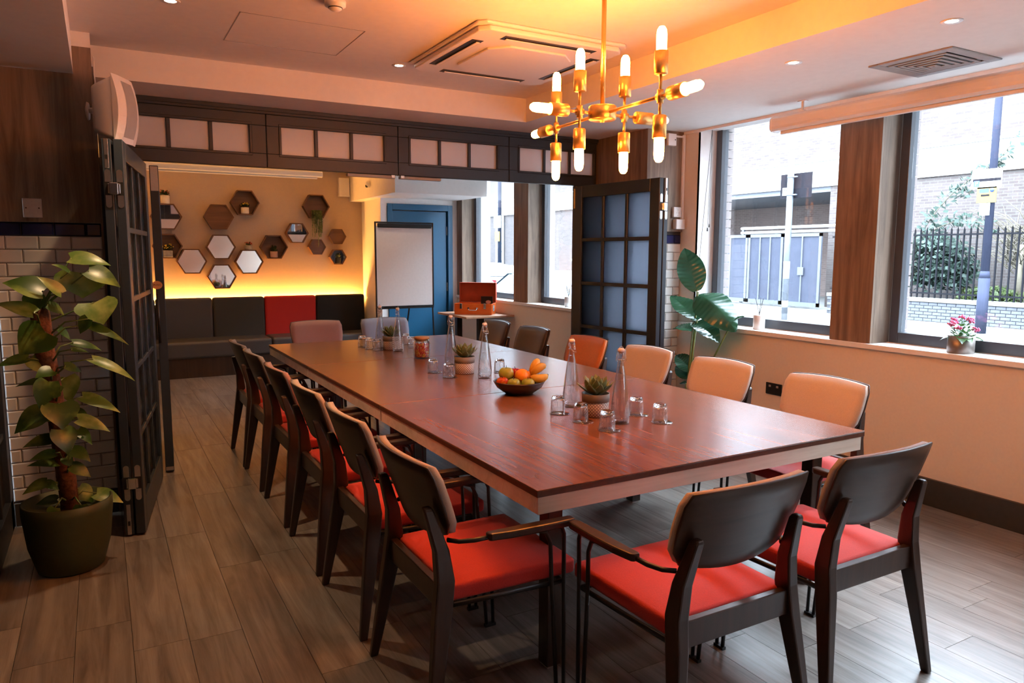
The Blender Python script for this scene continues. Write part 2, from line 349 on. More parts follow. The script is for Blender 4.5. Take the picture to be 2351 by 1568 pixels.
# piers at both ends of the partition
def pier(name, x0, x1, label, tx0, tx1, wood_rects, side):
    p = thing(name, label, None, kind='structure')
    MB().mm((x0-0.3 if x0 < 0 else x0, YP+0.02, 0), (x1, YF+0.1, 2.76)).build('core', M['grout'], p)
    for (a, b, z0, z1) in wood_rects: MB().mm((a, YP-0.002, z0), (b, YP+0.02, z1)).build('panel', M['panel'], p, 0.0015, 1)
    tm = {}
    def tile(a, b, z0, z1, mat):
        if b-a < 0.012: return
        key = (round(b-a, 4), mat)
        if key not in tm:
            w, hh, t = b-a, z1-z0, 0.008
            m = MB().add([(0,0,0),(w,0,0),(w,0,hh),(0,0,hh),(0.007,-t,0.007),(w-0.007,-t,0.007),(w-0.007,-t,hh-0.007),(0.007,-t,hh-0.007)], [(4,5,6,7),(0,1,5,4),(1,2,6,5),(2,3,7,6),(3,0,4,7)])
            tm[key] = m.mesh('tile', M[mat])
        inst('tile', tm[key], p, (a, YP+0.019, z0))
    for r in range(21):
        z1 = 1.712-0.0748*r; z0 = z1-0.0722
        mat = 'navytile' if r == 0 else 'tile'
        x = tx1+0.02 - (0.0775 if r % 2 else 0.0) if side > 0 else tx1+0.155-(0.0775 if r % 2 else 0.0)
        x = tx1 + (0.0 if r % 2 else 0.0775)
        while x > tx0:
            a, b = max(x-0.1525, tx0), min(x, tx1)
            tile(a, b-0.0 if b < tx1 else tx1, z0, z1, mat); x -= 0.155
    MB().mm((tx0, YP+0.005, 0), (tx1, YP+0.021, 0.135)).build('skirting', M['skirt'], p, 0.003, 1)
    return p
pl = pier('wall_pier_left', -0.50, 0.018, 'pier clad in oak above navy and white subway tiles on the left', -0.499, 0.018, [(-0.5, 0.022, 1.714, 2.68)], 1)
MB().mm((0.018, YP, 0.0), (0.030, YF, 2.58)).build('side_panel', M['panel'], pl)
MB().mm((-0.5, YP-0.001, 2.68), (0.022, YP+0.02, 2.76)).build('top_filler', M['ceil'], pl)
pr = pier('wall_pier_right', 4.025, 4.419, 'narrow oak and subway tile pier beside the windows', 4.025, 4.419, [(4.013, 4.419, 1.74, 2.58)], 1)
MB().mm((4.012, YP, 0.0), (4.026, YF, 2.58)).build('side_panel', M['panel'], pr)
# ---- window wall
wr = thing('wall_right', 'cream window wall with oak clad pillars', None, kind='structure')
OPEN = [(-0.95, 0.10), (0.41, 1.70), (2.0-0.302, 3.0), (3.31, 4.65), (6.05, 7.45), (7.79, 9.25)]
OPEN[1] = (0.10, 1.39); OPEN[2] = (1.70, 3.0); OPEN[0] = (-1.25, -0.21)
MB().mm((XR, -1.3, 0), (4.80, YD, 0.925)).build('lower_wall', M['paint'], wr)
MB().mm((4.60, -1.3, 0.925), (4.80, YD, 0.965)).build('upstand', M['paint'], wr)
MB().mm((4.60, -1.3, 2.66), (4.80, YD, 2.95)).build('lintel', M['paint'], wr)
edges = [-1.3]+[e for o in OPEN for e in o]+[YD]
for k in range(0, len(edges), 2):
    a, b = edges[k], edges[k+1]
    if b-a < 0.02: continue
    MB().mm((4.44 if k in (2, 4, 6, 10, 12) else (4.431 if k == 8 else XR), a+0.012, 0.925), (4.80, b-0.012 if k != 8 else b, 2.95)).build('pillar', M['paint'] if k != 8 else M['white'], wr)
    if k in (2, 4, 6, 10, 12):
        MB().mm((XR-0.002, a, 0.962), (4.445, b, 2.66)).build('panel', M['panel'], wr, 0.0015, 1)
        MB().mm((4.445, a, 0.962), (4.62, a+0.013, 2.66)).build('reveal_panel', M['panel'], wr)
        MB().mm((4.445, b-0.013, 0.962), (4.62, b, 2.66)).build('reveal_panel', M['panel'], wr)
    else:
        MB().mm((XR, a, 0.962), (4.62, a+0.013, 2.66)).build('reveal', M['white'], wr)
MB().mm((XR, 4.65, 0.925), (XR+0.01, YP+0.02, 2.58)).build('lining', M['paint'], wr)
# bricks of the outer jamb seen through the glass
M['jambbrick'] = pm('pale_jamb_brick', (0.13, 0.105, 0.10), 0.9, var=0.15, scale=12, bump=0.3)
bm_ = MB().mm((0, 0, 0), (0.098, 0.105, 0.066)).mesh('brick', M['jambbrick'])
for y in (4.652, 3.002):
    for r in range(23): inst('brick', bm_, wr, (4.705, y-0.012, 0.97+0.0735*r))
# sills
sill = struct('trim_1', MB().mm((4.395, -1.3, 0.928), (4.60, YP, 0.962)), M['white'], 'white window sill along the dining room windows', 0.004)
sill2 = struct('trim_2', MB().mm((4.395, YF+0.1, 0.928), (4.60, YD, 0.962)), M['white'], 'white window sill in the back room', 0.004)
struct('baseboard_right', MB().mm((4.402, -1.3, 0), (XR+0.005, YP, 0.17)), M['skirt'], 'tall charcoal skirting below the windows', 0.003)
struct('baseboard_back', MB().mm((4.402, YF+0.1, 0), (XR+0.005, YD, 0.17)), M['skirt'], 'charcoal skirting below the back room windows', 0.003)
struct('trim_3', MB().mm((4.405, -1.3, ZB-0.022), (4.43, YP, ZB+0.01)), M['white'], 'slim white strip where ceiling meets the window wall', 0.002)
# windows
for n, (a, b) in enumerate(OPEN):
    lab = ['window behind the camera', 'large window nearest the camera beside the roller screen', 'large window in front of the railings and signpost', 'tall window facing the metal gates and grey post', 'back room window nearest the folding door', 'back room window behind the orange toolbox'][n]
    w = thing('window_%d' % (n+1), lab, None, kind='structure')
    a, b = a+0.012, b-0.012; z0, z1, t = 0.962, 2.66, 0.062
    f = MB().mm((4.60, a, z0), (4.68, a+t, z1)).mm((4.60, b-t, z0), (4.68, b, z1)).mm((4.60, a+t, z0), (4.68, b-t, z0+t+0.012)).mm((4.60, a+t, z1-t), (4.68, b-t, z1))
    f.build('window_frame', M['winframe'], w, 0.004, 2)
    MB().mm((4.638, a+t, z0+t), (4.644, b-t, z1-t)).build('pane', M['glass'], w)
# ---- transom above the folding partition
struct('trim_4', MB().mm((0.03, YF-0.02, 2.535), (4.013, YF+0.07, ZB)).mm((0.03, YF-0.035, 2.552), (4.013, YF-0.02, ZB)), M['charcoal'], 'charcoal moulded head rail along the partition soffit', 0.004)
for k in range(4):
    x0 = 0.094+k if k else 0.035; x1 = 1.094+k if k < 3 else 4.012
    xa = 0.094+k
    w = thing('window_%d' % (7+k), ['leftmost frosted transom panel beside the loudspeaker', 'second frosted transom panel from the left', 'third frosted transom panel from the left', 'rightmost frosted transom panel behind the chandelier'][k], None, kind='structure')
    pz0, pz1 = 2.258, 2.454; ps = [xa+0.105+i*0.268 for i in range(3)]; pw = 0.243
    f = MB().mm((x0+0.002, YF-0.01, 2.16), (x1-0.002, YF+0.045, pz0)).mm((x0+0.002, YF-0.01, pz1), (x1-0.002, YF+0.045, 2.535))
    f.mm((x0+0.002, YF-0.01, pz0), (ps[0], YF+0.045, pz1)).mm((ps[2]+pw, YF-0.01, pz0), (x1-0.002, YF+0.045, pz1))
    for i in (0, 1): f.mm((ps[i]+pw, YF-0.004, pz0), (ps[i+1], YF+0.04, pz1))
    f.build('window_frame', M['charcoal'], w, 0.003, 1)
    bd = MB(); q0, q1 = ps[0]-0.018, ps[2]+pw+0.018
    bd.mm((q0, YF-0.017, pz1), (q1, YF-0.008, pz1+0.018)).mm((q0, YF-0.017, pz0-0.018), (q1, YF-0.008, pz0)).mm((q0, YF-0.017, pz0), (ps[0], YF-0.008, pz1)).mm((ps[2]+pw, YF-0.017, pz0), (q1, YF-0.008, pz1))
    bd.build('bead', M['charcoal'], w, 0.003, 1)
    for i in range(3): MB().mm((ps[i]-0.003, YF+0.012, pz0-0.003), (ps[i]+pw+0.003, YF+0.018, pz1+0.003)).build('pane', M['transom'], w)
# wall above transom
struct('trim_5', MB().mm((-0.1, YF+0.07, ZB), (4.45, YF+0.1, 2.95)), M['ceil'], 'plaster strip above the partition in the back room')
struct('trim_6', MB().mm((0.031, YF-0.005, 0), (0.205, YF+0.06, 2.16)), M['charcoal'], 'charcoal jamb behind the folded door leaves on the left')
struct('trim_7', MB().mm((3.80, YF-0.005, 0), (4.011, YF+0.06, 2.16)), M['charcoal'], 'charcoal jamb behind the folded door leaves on the right')
# ---- folding doors
def leaf_frame(w, h, y0, y1, parent):
    """leaf along local x (0..w), rows of panes"""
    st, tr, br = 0.10, 0.10, 0.17
    f = MB().mm((0, y0, 0), (st, y1, h)).mm((w-st, y0, 0), (w, y1, h)).mm((st, y0, 0), (w-st, y1, br)).mm((st, y0, h-tr), (w-st, y1, h))
    cw = (w-2*st-2*0.03)/3; rh = (h-br-tr-4*0.03)/5
    for i in (1, 2): x = st+cw*i+0.03*(i-1); f.mm((x, y0+0.006, br), (x+0.03, y1-0.006, h-tr))
    for i in range(1, 5): z = br+rh*i+0.03*(i-1); f.mm((st, y0+0.006, z), (w-st, y1-0.006, z+0.03))
    o = f.build('leaf', M['navyframe'], parent, 0.003, 1)
    ym = (y0+y1)/2
    pm_ = MB().mm((0, ym-0.003, 0), (cw, ym+0.003, rh)).mesh('pane', M['frost'])
    for i in range(3):
        for j in range(5): inst('pane', pm_, o, (st+(cw+0.03)*i, 0, br+(rh+0.03)*j))
    return o
def hinge(parent, z, ya, yb):
    """concealed hinge across the near edges (local x=0) of two leaves whose edge centres are ya, yb"""
    for y in (ya, yb):
        for s in (-1, 1):
            c = z+s*0.062; pts = []
            for q in range(9):
                t = math.pi*q/8; pts.append((y+0.014*math.cos(t), c+s*(0.022+0.014*math.sin(t))))
            pts += [(y-0.014, c-s*0.028), (y+0.014, c-s*0.028)]
            MB().prism(pts, -0.003, 0.001, 0).build('hinge_plate', M['steel'], parent)
        MB().mm((-0.0015, y-0.016, z-0.034), (0.001, y+0.016, z+0.034)).build('hinge_recess', M['blackplastic'], parent)
    MB().mm((-0.016, min(ya, yb)-0.002, z-0.026), (-0.001, max(ya, yb)+0.002, z+0.026)).mm((-0.024, (ya+yb)/2-0.02, z-0.03), (-0.012, (ya+yb)/2+0.02, z+0.03)).build('hinge_knuckle', M['chrome'], parent, 0.003, 1)
def bolt(parent, z0, z1, y):
    MB().mm((-0.002, y-0.010, z0), (0.001, y+0.010, z1)).build('flush_bolt', M['brass' if False else 'steel'], parent, 0.001, 1)
    MB().mm((-0.003, y-0.006, z0+0.3*(z1-z0)), (-0.001, y+0.006, z0+0.45*(z1-z0))).build('bolt_recess', M['blackplastic'], parent)
HD = 2.118
d2 = thing('door_2', 'pair of folded blue-grey glazed door leaves behind the potted climber', None, (0.137, 4.351, 0.012), math.atan2(1.09, 0.165), kind='structure')
L1 = leaf_frame(1.10, HD, 0.0, 0.045, d2); L2 = leaf_frame(1.10, HD, 0.055, 0.10, d2)
for z in (1.865, 0.29): hinge(d2, z, 0.0225, 0.0775)
bolt(d2, 1.97, 2.118, 0.0775); bolt(d2, 0.0, 0.17, 0.0775)
d3 = thing('door_3', 'pair of folded charcoal glazed door leaves beside the tall leafy plant', None, (3.758, 4.37, 0.012), math.atan2(0.956, -0.106), kind='structure')
R1 = leaf_frame(1.0, HD, -0.045, 0.0, d3); R2 = leaf_frame(1.0, HD, -0.10, -0.055, d3)
for z in (1.90, 0.29): hinge(d3, z, -0.0225, -0.0775)
bolt(d3, 1.98, 2.118, -0.0775)
MB().mm((0.985, -0.004, 1.93), (1.0, 0.004, 2.10)).build('latch_plate', M['brass'], R1)
d4 = thing('door_4', 'charcoal door leaf standing edge-on in the partition opening', None, (0.378, 5.53, 0.012), math.radians(86), kind='structure')
R3 = leaf_frame(1.0, HD, 0.0, 0.055, d4)
MB().mm((-0.004, 0.004, 1.95), (0.002, 0.05, 2.112)).mm((-0.006, 0.018, 1.96), (-0.003, 0.034, 2.10)).build('latch_plate', M['steel'], R3)
MB().mm((-0.003, 0.003, 0.01), (0.002, 0.052, 0.035)).build('kick_plate', M['steel'], R3)
MB().tube([(-0.035, 0.046, 0.92), (-0.035, 0.046, 1.26)], 0.009).tube([(0, 0.046, 0.94), (-0.035, 0.046, 0.94)], 0.006).tube([(0, 0.046, 1.24), (-0.035, 0.046, 1.24)], 0.006).build('door_handle', M['black'], R3)
M['leather'] = pm('tan_leather', (0.50, 0.25, 0.10), 0.6, var=0.15, scale=40)
pts = [(0.030*math.cos(t)*(1.15 if math.cos(t) > 0 else 1), 0.028*math.sin(t)) for t in [2*math.pi*i/20 for i in range(20)]]
tgt = px(361, 655, 1, 5.46)
tagm = MB().prism(pts, -0.003, 0.003, 1); tago = tagm.build('leather_tag', M['leather'], None, 0, loc=(tgt.x, 5.50, tgt.z), label='small round tan leather tag hanging on the edge-on door leaf', cat='tag')
def text(name, body, size, mat, parent, loc, rot, align='CENTER', label=None, cat=None, ext=0.0006):
    c = bpy.data.curves.new(name, 'FONT'); c.body = body; c.size = size; c.align_x = align; c.align_y = 'CENTER'; c.extrude = ext
    t = bpy.data.objects.new(name, c); COL.objects.link(t)
    dg = bpy.context.evaluated_depsgraph_get(); me = bpy.data.meshes.new_from_object(t.evaluated_get(dg)); bpy.data.objects.remove(t)
    me.materials.clear(); me.materials.append(mat); o = bpy.data.objects.new(name, me); o.location = loc; o.rotation_euler = rot
    return link(o, parent, label=label, cat=cat)
text('lettering', 'PUSH', 0.019, M['darkwood'], tago, (0, -0.004, 0), (math.pi/2, 0, 0))
# blue door
d1 = thing('door_1', 'blue panel door half hidden by the flip chart', None, kind='structure')
MB().mm((3.39, YD-0.02, 0), (3.46, YD+0.08, 2.21)).mm((4.275, YD-0.02, 0), (4.345, YD+0.08, 2.21)).mm((3.46, YD-0.02, 2.13), (4.275, YD+0.08, 2.21)).build('door_frame', M['blue'], d1, 0.004)
MB().mm((3.465, YD+0.02, 0.01), (4.262, YD+0.065, 2.12)).build('door_leaf', M['blue'], d1, 0.003)
for z in (1.86, 1.08, 0.25): MB().tube([(4.268, YD+0.012, z-0.06), (4.268, YD+0.012, z+0.06)], 0.007).build('hinge', M['steel'], d1)
# bracket plates under the transom
for k, (a, b) in enumerate(((1.69, 2.075), (2.115, 2.47))):
    t = thing('track_bracket', ['flat metal guide plate under the transom, left of the pair', 'flat metal guide plate under the transom, right of the pair'][k], 'bracket', ((a+b)/2, YF+0.03, 2.135))
    MB().mm((a-(a+b)/2, -0.02, 0.0), (b-(a+b)/2, 0.02, 0.022)).build('plate', M['greyplastic'], t, 0.002, 1)
    e = (b-a)/2-0.02 if k == 0 else -(b-a)/2+0.02
    MB().mm((e-0.015, -0.026, 0.004), (e+0.015, -0.018, 0.03)).build('catch', M['steel'], t, 0.002, 1)
# ================================================================== TABLES
TX0, TX1, TZ = 1.25, 3.005, 0.75
def make_table(y0, y1, label, near=False, far=False):
    cx, cy = (TX0+TX1)/2, (y0+y1)/2; w, l = TX1-TX0, y1-y0
    t = thing('conference_table', label, 'table', (cx, cy, 0), 0, 'conference tables pushed end to end')
    g = 0.0015
    MB().mm((-w/2, -l/2+g, TZ-0.004), (w/2, l/2-g, TZ)).build('tabletop', M['table'], t, 0.0015, 1)
    MB().mm((-w/2, -l/2+g, TZ-0.026), (w/2, l/2-g, TZ-0.004)).build('top_edge', M['tedge'], t, 0.0015, 1)
    a = 0.006
    ap = MB().mm((-w/2+a, -l/2+a, TZ-0.088), (w/2-a-0.012, -l/2+a+0.02, TZ-0.026)).mm((-w/2+a, l/2-a-0.02, TZ-0.088), (w/2-a-0.012, l/2-a, TZ-0.026))
    ap.mm((-w/2+a, -l/2+a+0.02, TZ-0.088), (-w/2+a+0.02, l/2-a-0.02, TZ-0.026)).mm((w/2-a-0.032, -l/2+a+0.02, TZ-0.088), (w/2-a-0.012, l/2-a-0.02, TZ-0.026))
    ap.build('apron', M['maple'], t, 0.001, 1)
    for sx in (-1, 1):
        for sy in (-1, 1):
            x, y = sx*(w/2-0.155), sy*(l/2-0.155)
            o = MB().mm((x-0.032, y-0.032, 0.008), (x+0.032, y+0.032, TZ-0.026)).build('leg', M['darkwood'], t, 0.003, 1)
            MB().mm((x-0.026, y-0.026, 0), (x+0.026, y+0.026, 0.008)).build('foot', M['steel'], o)
    return t
make_table(2.035, 3.64, 'nearest of the three joined red-brown tables, carrying the front bottles')
make_table(3.643, 5.197, 'middle of the three joined red-brown tables, carrying the fruit bowl')
make_table(5.20, 6.55, 'farthest of the three joined red-brown tables, carrying the sweet jar')
# ================================================================== CHAIRS
def back_shell(y_off, thick, inset, nu=12, nv=6, bulge=0.0):
    """curved back panel; local y forward, returns MB"""
    mb = MB(); ro, co = [], []
    def pt(u, v, dy):
        zb = 0.612+inset+0.035*u*u; zt = 0.893-inset-0.010*u*u
        z = zb+(zt-zb)*v
        hw = (0.252-inset)*(0.93+0.07*min(1.0, v/0.45))
        x = hw*u
        y = 0.058-(z-0.63)*0.34+0.042*u*u+dy
        return Vector((x, y, z))
    us = [-1+2*i/nu for i in range(nu+1)]; vs_ = [j/nv for j in range(nv+1)]
    def rnd(u, v): # squash corners
        uu = u
        if v > 0.86: uu = u*(1-0.06*((v-0.86)/0.14)**2)
        if v < 0.2: uu = u*(1-0.10*((0.2-v)/0.2)**2)
        return uu
    V, Fc = [], []
    for side in (0, 1):
        for v in vs_:
            for u in us:
                uu = rnd(u, v); e = (1-abs(u)**6)*(1-abs(2*v-1)**6)
                V.append(pt(uu, v, y_off+(thick*(0.55+0.45*e) if (side and bulge) else thick*side)))
    n = nu+1; K = n*(nv+1)
    for j in range(nv):
        for i in range(nu):
            a = j*n+i; Fc.append((a, a+1, a+n+1, a+n)); Fc.append((K+a, K+a+n, K+a+n+1, K+a+1))
    ring = [i for i in range(n)] + [j*n+nu for j in range(1, nv+1)] + [nv*n+i for i in range(nu-1, -1, -1)] + [j*n for j in range(nv-1, 0, -1)]
    for q in range(len(ring)):
        a, b = ring[q], ring[(q+1) % len(ring)]; Fc.append((a, K+a, K+b, b))
    mb.add(V, Fc, True); return mb
def seat_mesh(mat):
    mb = MB(); nx, ny = 8, 8; V, Fc = [], []
    for k in (0, 1):
        for j in range(ny+1):
            for i in range(nx+1):
                u, v = -1+2*i/nx, -1+2*j/ny
                hw = 0.248+0.012*(v+1)/2
                x, y = hw*u, 0.325+0.240*v
                if v < -0.5 and abs(u) > 0.8: pass
                z = 0.428 if k == 0 else 0.484+0.012*(1-u**4)*(1-v**4)
                V.append((x, y, z))
    n = nx+1; K = n*(ny+1)
    for j in range(ny):
        for i in range(nx):
            a = j*n+i; Fc.append((a, a+n, a+n+1, a+1)); Fc.append((K+a, K+a+1, K+a+n+1, K+a+n))
    ring = [i for i in range(n)]+[j*n+nx for j in range(1, ny+1)]+[ny*n+i for i in range(nx-1, -1, -1)]+[j*n for j in range(ny-1, 0, -1)]
    for q in range(len(ring)):
        a, b = ring[q], ring[(q+1) % len(ring)]; Fc.append((a, b, K+b, K+a))
    mb.add(V, Fc, True); return mb.mesh('seat', mat)
M['fab_tan'] = pm('tan_wool', (0.52, 0.42, 0.34), 0.8, var=0.07, scale=260, bump=0.15, sheen=0.2)
M['fab_grey'] = pm('mauve_grey_wool', (0.24, 0.22, 0.23), 0.8, var=0.07, scale=260, bump=0.15, sheen=0.2)
M['fab_pink'] = pm('dusty_pink_wool', (0.40, 0.20, 0.16), 0.8, var=0.07, scale=260, bump=0.15, sheen=0.2)
M['fab_lilac'] = pm('lilac_grey_wool', (0.24, 0.25, 0.31), 0.8, var=0.07, scale=260, bump=0.15, sheen=0.2)
M['lth_brown'] = pm('dark_brown_leather', (0.055, 0.034, 0.026), 0.38, var=0.1, scale=120, bump=0.1)
M['lth_orange'] = pm('orange_leather', (0.56, 0.17, 0.045), 0.42, var=0.08, scale=120, bump=0.1)
SEAT = seat_mesh(M['red']); PLY = back_shell(0, 0.011, 0).mesh('backrest', M['plyback'])
CUSH = {}
RAIL = MB().mm((-0.222, 0.050, 0.402), (0.222, 0.078, 0.486)).mesh('back_rail', M['darkwood'])
LEGM = {}
for s in (-1, 1):
    LEGM[s] = MB().bar([(s*0.285, 0.0, 0), (s*0.238, 0.060, 0.40), (s*0.232, 0.072, 0.50), (s*0.222, 0.064, 0.60), (s*0.208, 0.026, 0.735), (s*0.207, 0.022, 0.748)],
        [(0.026, 0.032), (0.042, 0.062), (0.042, 0.062), (0.040, 0.050), (0.032, 0.034), (0.022, 0.026)]).mesh('rear_leg', M['darkwood'])
FL, ARM, AROD = {}, {}, {}
for s in (-1, 1):
    f = MB(); x = s*0.268
    f.tube([(x, 0.515, 0.0), (s*0.276, 0.505, 0.42), (s*0.282, 0.500, 0.595), (s*0.284, 0.490, 0.618), (s*0.284, 0.47, 0.625)], 0.0075, 8)
    f.tube([(x, 0.485, 0.0), (s*0.276, 0.455, 0.42), (s*0.282, 0.445, 0.57), (s*0.284, 0.425, 0.612), (s*0.284, 0.39, 0.625)], 0.0075, 8)
    f.mm((x-0.009, 0.476, 0), (x+0.009, 0.524, 0.012))
    FL[s] = f.mesh('front_leg', M['black'])
    a = MB(); V, Fc = [], []
    for j, (y, w, dx) in enumerate(((0.535, 0.030, 0.004), (0.52, 0.042, 0.002), (0.40, 0.048, 0.0), (0.29, 0.044, -0.002), (0.215, 0.034, -0.008), (0.205, 0.022, -0.010))):
        for (sx, z) in ((-1, 0.624), (1, 0.624), (1, 0.650), (-1, 0.650)): V.append((s*(0.284+dx)+sx*w/2, y, z))
    for j in range(5):
        for q in range(4): h = (q+1) % 4; Fc.append((j*4+q, j*4+4+q, j*4+4+h, j*4+h))
    Fc += [(0, 1, 2, 3), (23, 22, 21, 20)]; a.add(V, Fc); ARM[s] = a.mesh('armrest', M['darkwood'])
    AROD[s] = MB().tube([(s*0.276, 0.23, 0.634), (s*0.270, 0.16, 0.632), (s*0.252, 0.115, 0.630), (s*0.222, 0.088, 0.630)], [0.008, 0.0085, 0.008, 0.008], 8).mesh('arm_bracket', M['black'])
SFR = MB().tube([(-0.245, 0.085, 0.418), (0.245, 0.085, 0.418), (0.270, 0.50, 0.418), (-0.270, 0.50, 0.418)], 0.010, 8, closed=True).mesh('seat_frame', M['black'])
def make_chair(label, cush, loc, rz, group):
    t = thing('armchair', label, 'chair', loc, rz, group)
    inst('seat', SEAT, t, bevel=0.014, seg=3); inst('backrest', PLY, t, bevel=0.003, seg=1)
    if cush not in CUSH: CUSH[cush] = back_shell(0.011, 0.045, 0.004, bulge=1).mesh('back_cushion', M[cush])
    inst('back_cushion', CUSH[cush], t)
    inst('back_rail', RAIL, t, bevel=0.004); inst('seat_frame', SFR, t)
    for s in (-1, 1):
        inst('rear_leg', LEGM[s], t, bevel=0.006); inst('front_leg', FL[s], t)
        a = inst('armrest', ARM[s], t, bevel=0.006); inst('arm_bracket', AROD[s], a)
    return t
H = math.pi/2
GL, GR, GN, GF = 'armchairs along the left side of the table', 'armchairs along the window side of the table', 'armchairs at the near end of the table', 'armchairs at the far end of the table'
for y, lab, c in ((2.287, 'nearest red-seat armchair on the left side of the table', 'fab_tan'), (2.985, 'second nearest armchair on the left side of the table, tan rimmed back', 'fab_tan'), (3.665, 'third nearest armchair on the left side of the table', 'fab_tan'),
                  (4.37, 'fourth nearest armchair on the left side of the table, pinkish rimmed back', 'fab_pink'), (5.09, 'fifth nearest armchair on the left side, grey rimmed back', 'fab_grey'), (5.72, 'farthest armchair on the left side of the table, in the partition opening', 'fab_grey')):
    make_chair(lab, c, (0.84, y, 0), -H, GL)
for y, lab, c in ((2.535, 'nearest window-side armchair with broad beige cushioned back', 'fab_tan'), (3.29, 'second nearest window-side armchair with beige back, before the tall plant', 'fab_tan'), (4.0, 'third nearest window-side armchair with tan back, beside the folded door', 'fab_tan'),
                  (4.745, 'bright orange leather backed armchair on the window side', 'lth_orange'), (5.59, 'dark brown leather backed armchair next to the orange one', 'lth_brown'), (6.30, 'farthest dark brown leather backed armchair on the window side', 'lth_brown')):
    make_chair(lab, c, (3.42, y, 0), H, GR)
make_chair('red-seat armchair at the near table end, left of the two with backs to us', 'fab_tan', (1.64, 1.44, 0), 0.0, GN)
make_chair('red-seat armchair at the near table end, right one by the wall', 'fab_grey', (2.325, 1.46, 0), 0.0, GN)
make_chair('dusty pink backed armchair at the far table end', 'fab_pink', (1.81, 7.15, 0), math.pi, GF)
make_chair('lilac grey backed armchair at the far table end', 'fab_lilac', (2.51, 7.15, 0), math.pi, GF)
# ================================================================== TABLEWARE
def bottle_meshes():
    out = [(0.036, 0.0), (0.0435, 0.004), (0.0455, 0.03), (0.0445, 0.07), (0.037, 0.14), (0.0255, 0.225), (0.0165, 0.275), (0.0145, 0.30), (0.0145, 0.318), (0.017, 0.322), (0.017, 0.335), (0.0145, 0.338)]
    inn = [(0.0105, 0.338), (0.0112, 0.30), (0.0135, 0.275), (0.023, 0.225), (0.0345, 0.14), (0.042, 0.07), (0.0425, 0.03), (0.039, 0.012), (0.0, 0.010)]
    g = MB().lathe([(0.0, 0.0)]+out+inn, 28).mesh('glass_body', M['glassware'])
    w = MB().lathe([(0, 0.0102), (0.0388, 0.0125), (0.0423, 0.03), (0.0418, 0.07), (0.0343, 0.14), (0.0228, 0.225), (0.0135, 0.272), (0.0, 0.272)], 24).mesh('water', M['water'])
    c = MB().lathe([(0, 0.334), (0.010, 0.334), (0.010, 0.341), (0.0155, 0.342), (0.016, 0.350), (0.013, 0.358), (0.0, 0.360)], 20).mesh('stopper', M['clearcap'])
    wr_ = MB()
    for s in (-1, 1):
        wr_.tube([(s*0.0178, 0, 0.305), (s*0.0205, 0.006, 0.325), (s*0.0195, 0.004, 0.349), (0, 0.004, 0.369)], 0.0012, 6)
    wr_.tube([(0.0172*math.cos(a), 0.0172*math.sin(a), 0.306) for a in [2*math.pi*i/14 for i in range(14)]], 0.0012, 6, closed=True)
    wr_.tube([(-0.0205, 0.006, 0.325), (-0.024, 0.010, 0.300), (-0.014, 0.020, 0.290), (0.014, 0.020, 0.290), (0.024, 0.010, 0.300), (0.0205, 0.006, 0.325)], 0.0012, 6)
    return g, w, c, wr_.mesh('swing_wire', M['chrome'])
M['clearcap'] = pm('pale_pink_ceramic', (0.80, 0.74, 0.72), 0.2)
BG, BW, BC, BWR = bottle_meshes()
for k, (x, y, lab) in enumerate(((2.045, 5.90, 'water bottle behind the farthest succulent, left of its pair'), (2.09, 5.60, 'water bottle in front of the farthest succulent, right of its pair'), (2.166, 4.73, 'tall water bottle behind the middle succulent'),
        (2.125, 4.12, 'water bottle between the middle succulent and the fruit bowl'), (2.12, 3.12, 'front pair water bottle standing left of the nearest succulent'), (2.115, 2.70, 'nearest water bottle, right of the front succulent'))):
    t = thing('water_bottle', lab, 'bottle', (x, y, TZ), 0.6+k, 'swing-top water bottles on the table')
    g = inst('glass_body', BG, t); inst('water', BW, t); inst('stopper', BC, t); inst('swing_wire', BWR, t)
    if k == 1:
        lm = MB()
        for i in range(7):
            for j in range(6):
                a = -1.2+0.33*i; z = 0.03+0.017*j+0.006*(i % 2)
                pts = [Vector((0.0460*math.cos(a+0.1*math.cos(q)), 0.0460*math.sin(a+0.1*math.cos(q)), z+0.006*math.sin(q))) for q in [2*math.pi*e/8 for e in range(8)]]
                lm.tube(pts, 0.0009, 5, closed=True)
        lm.build('printed_pattern', M['white'], t); t.rotation_euler.z = -1.9
gp = [(0.0, 0.0), (0.0, 0.0)]
tum = [(0.037, 0.0), (0.0365, 0.03), (0.0348, 0.066), (0.0328, 0.0715), (0.0300, 0.0715), (0.0318, 0.062), (0.0340, 0.03), (0.0347, 0.0)]
TBASE = MB().lathe([(0, 0.0722), (0.0326, 0.0722), (0.0322, 0.080), (0.0285, 0.088), (0.024, 0.0905), (0.012, 0.0875), (0.0, 0.0865)], 24).mesh('glass_base', M['solidglass'])
GM_ = MB().lathe(tum+[tum[0]], 24, caps=False).mesh('glass_wall', M['glassware'])
CM_ = MB().lathe([(0, 0), (0.050, 0), (0.052, 0.0015), (0.050, 0.003), (0, 0.003)], 28).mesh('coaster', M['glassware'])
gl = [('g1',1.926,6.027,'farthest tumbler left of the far succulent'),('g2',1.932,5.861,'middle of three tumblers left of the far succulent'),('g3',1.963,5.75,'nearest of three tumblers left of the far succulent'),('g4',2.321,6.022,'farther tumbler right of the patterned far bottle'),('g5',2.276,5.774,'tumbler directly behind the sweet jar'),
      ('g6',1.92,4.486,'farther tumbler left of the middle succulent'),('g7',1.933,4.261,'nearer tumbler left of the middle succulent'),('g8',2.316,4.272,'single tumbler behind the fruit bowl'),('g9',1.964,3.007,'leftmost tumbler of the front group beside the tall bottle'),('g10',1.965,2.808,'tumbler in front of the nearest succulent pot'),
      ('g11',1.973,2.609,'nearest tumbler, in front of the nearest water bottle'),('g12',2.29,2.795,'tumbler just right of the nearest water bottle'),('g13',2.287,2.614,'rightmost tumbler of the front group standing apart')]
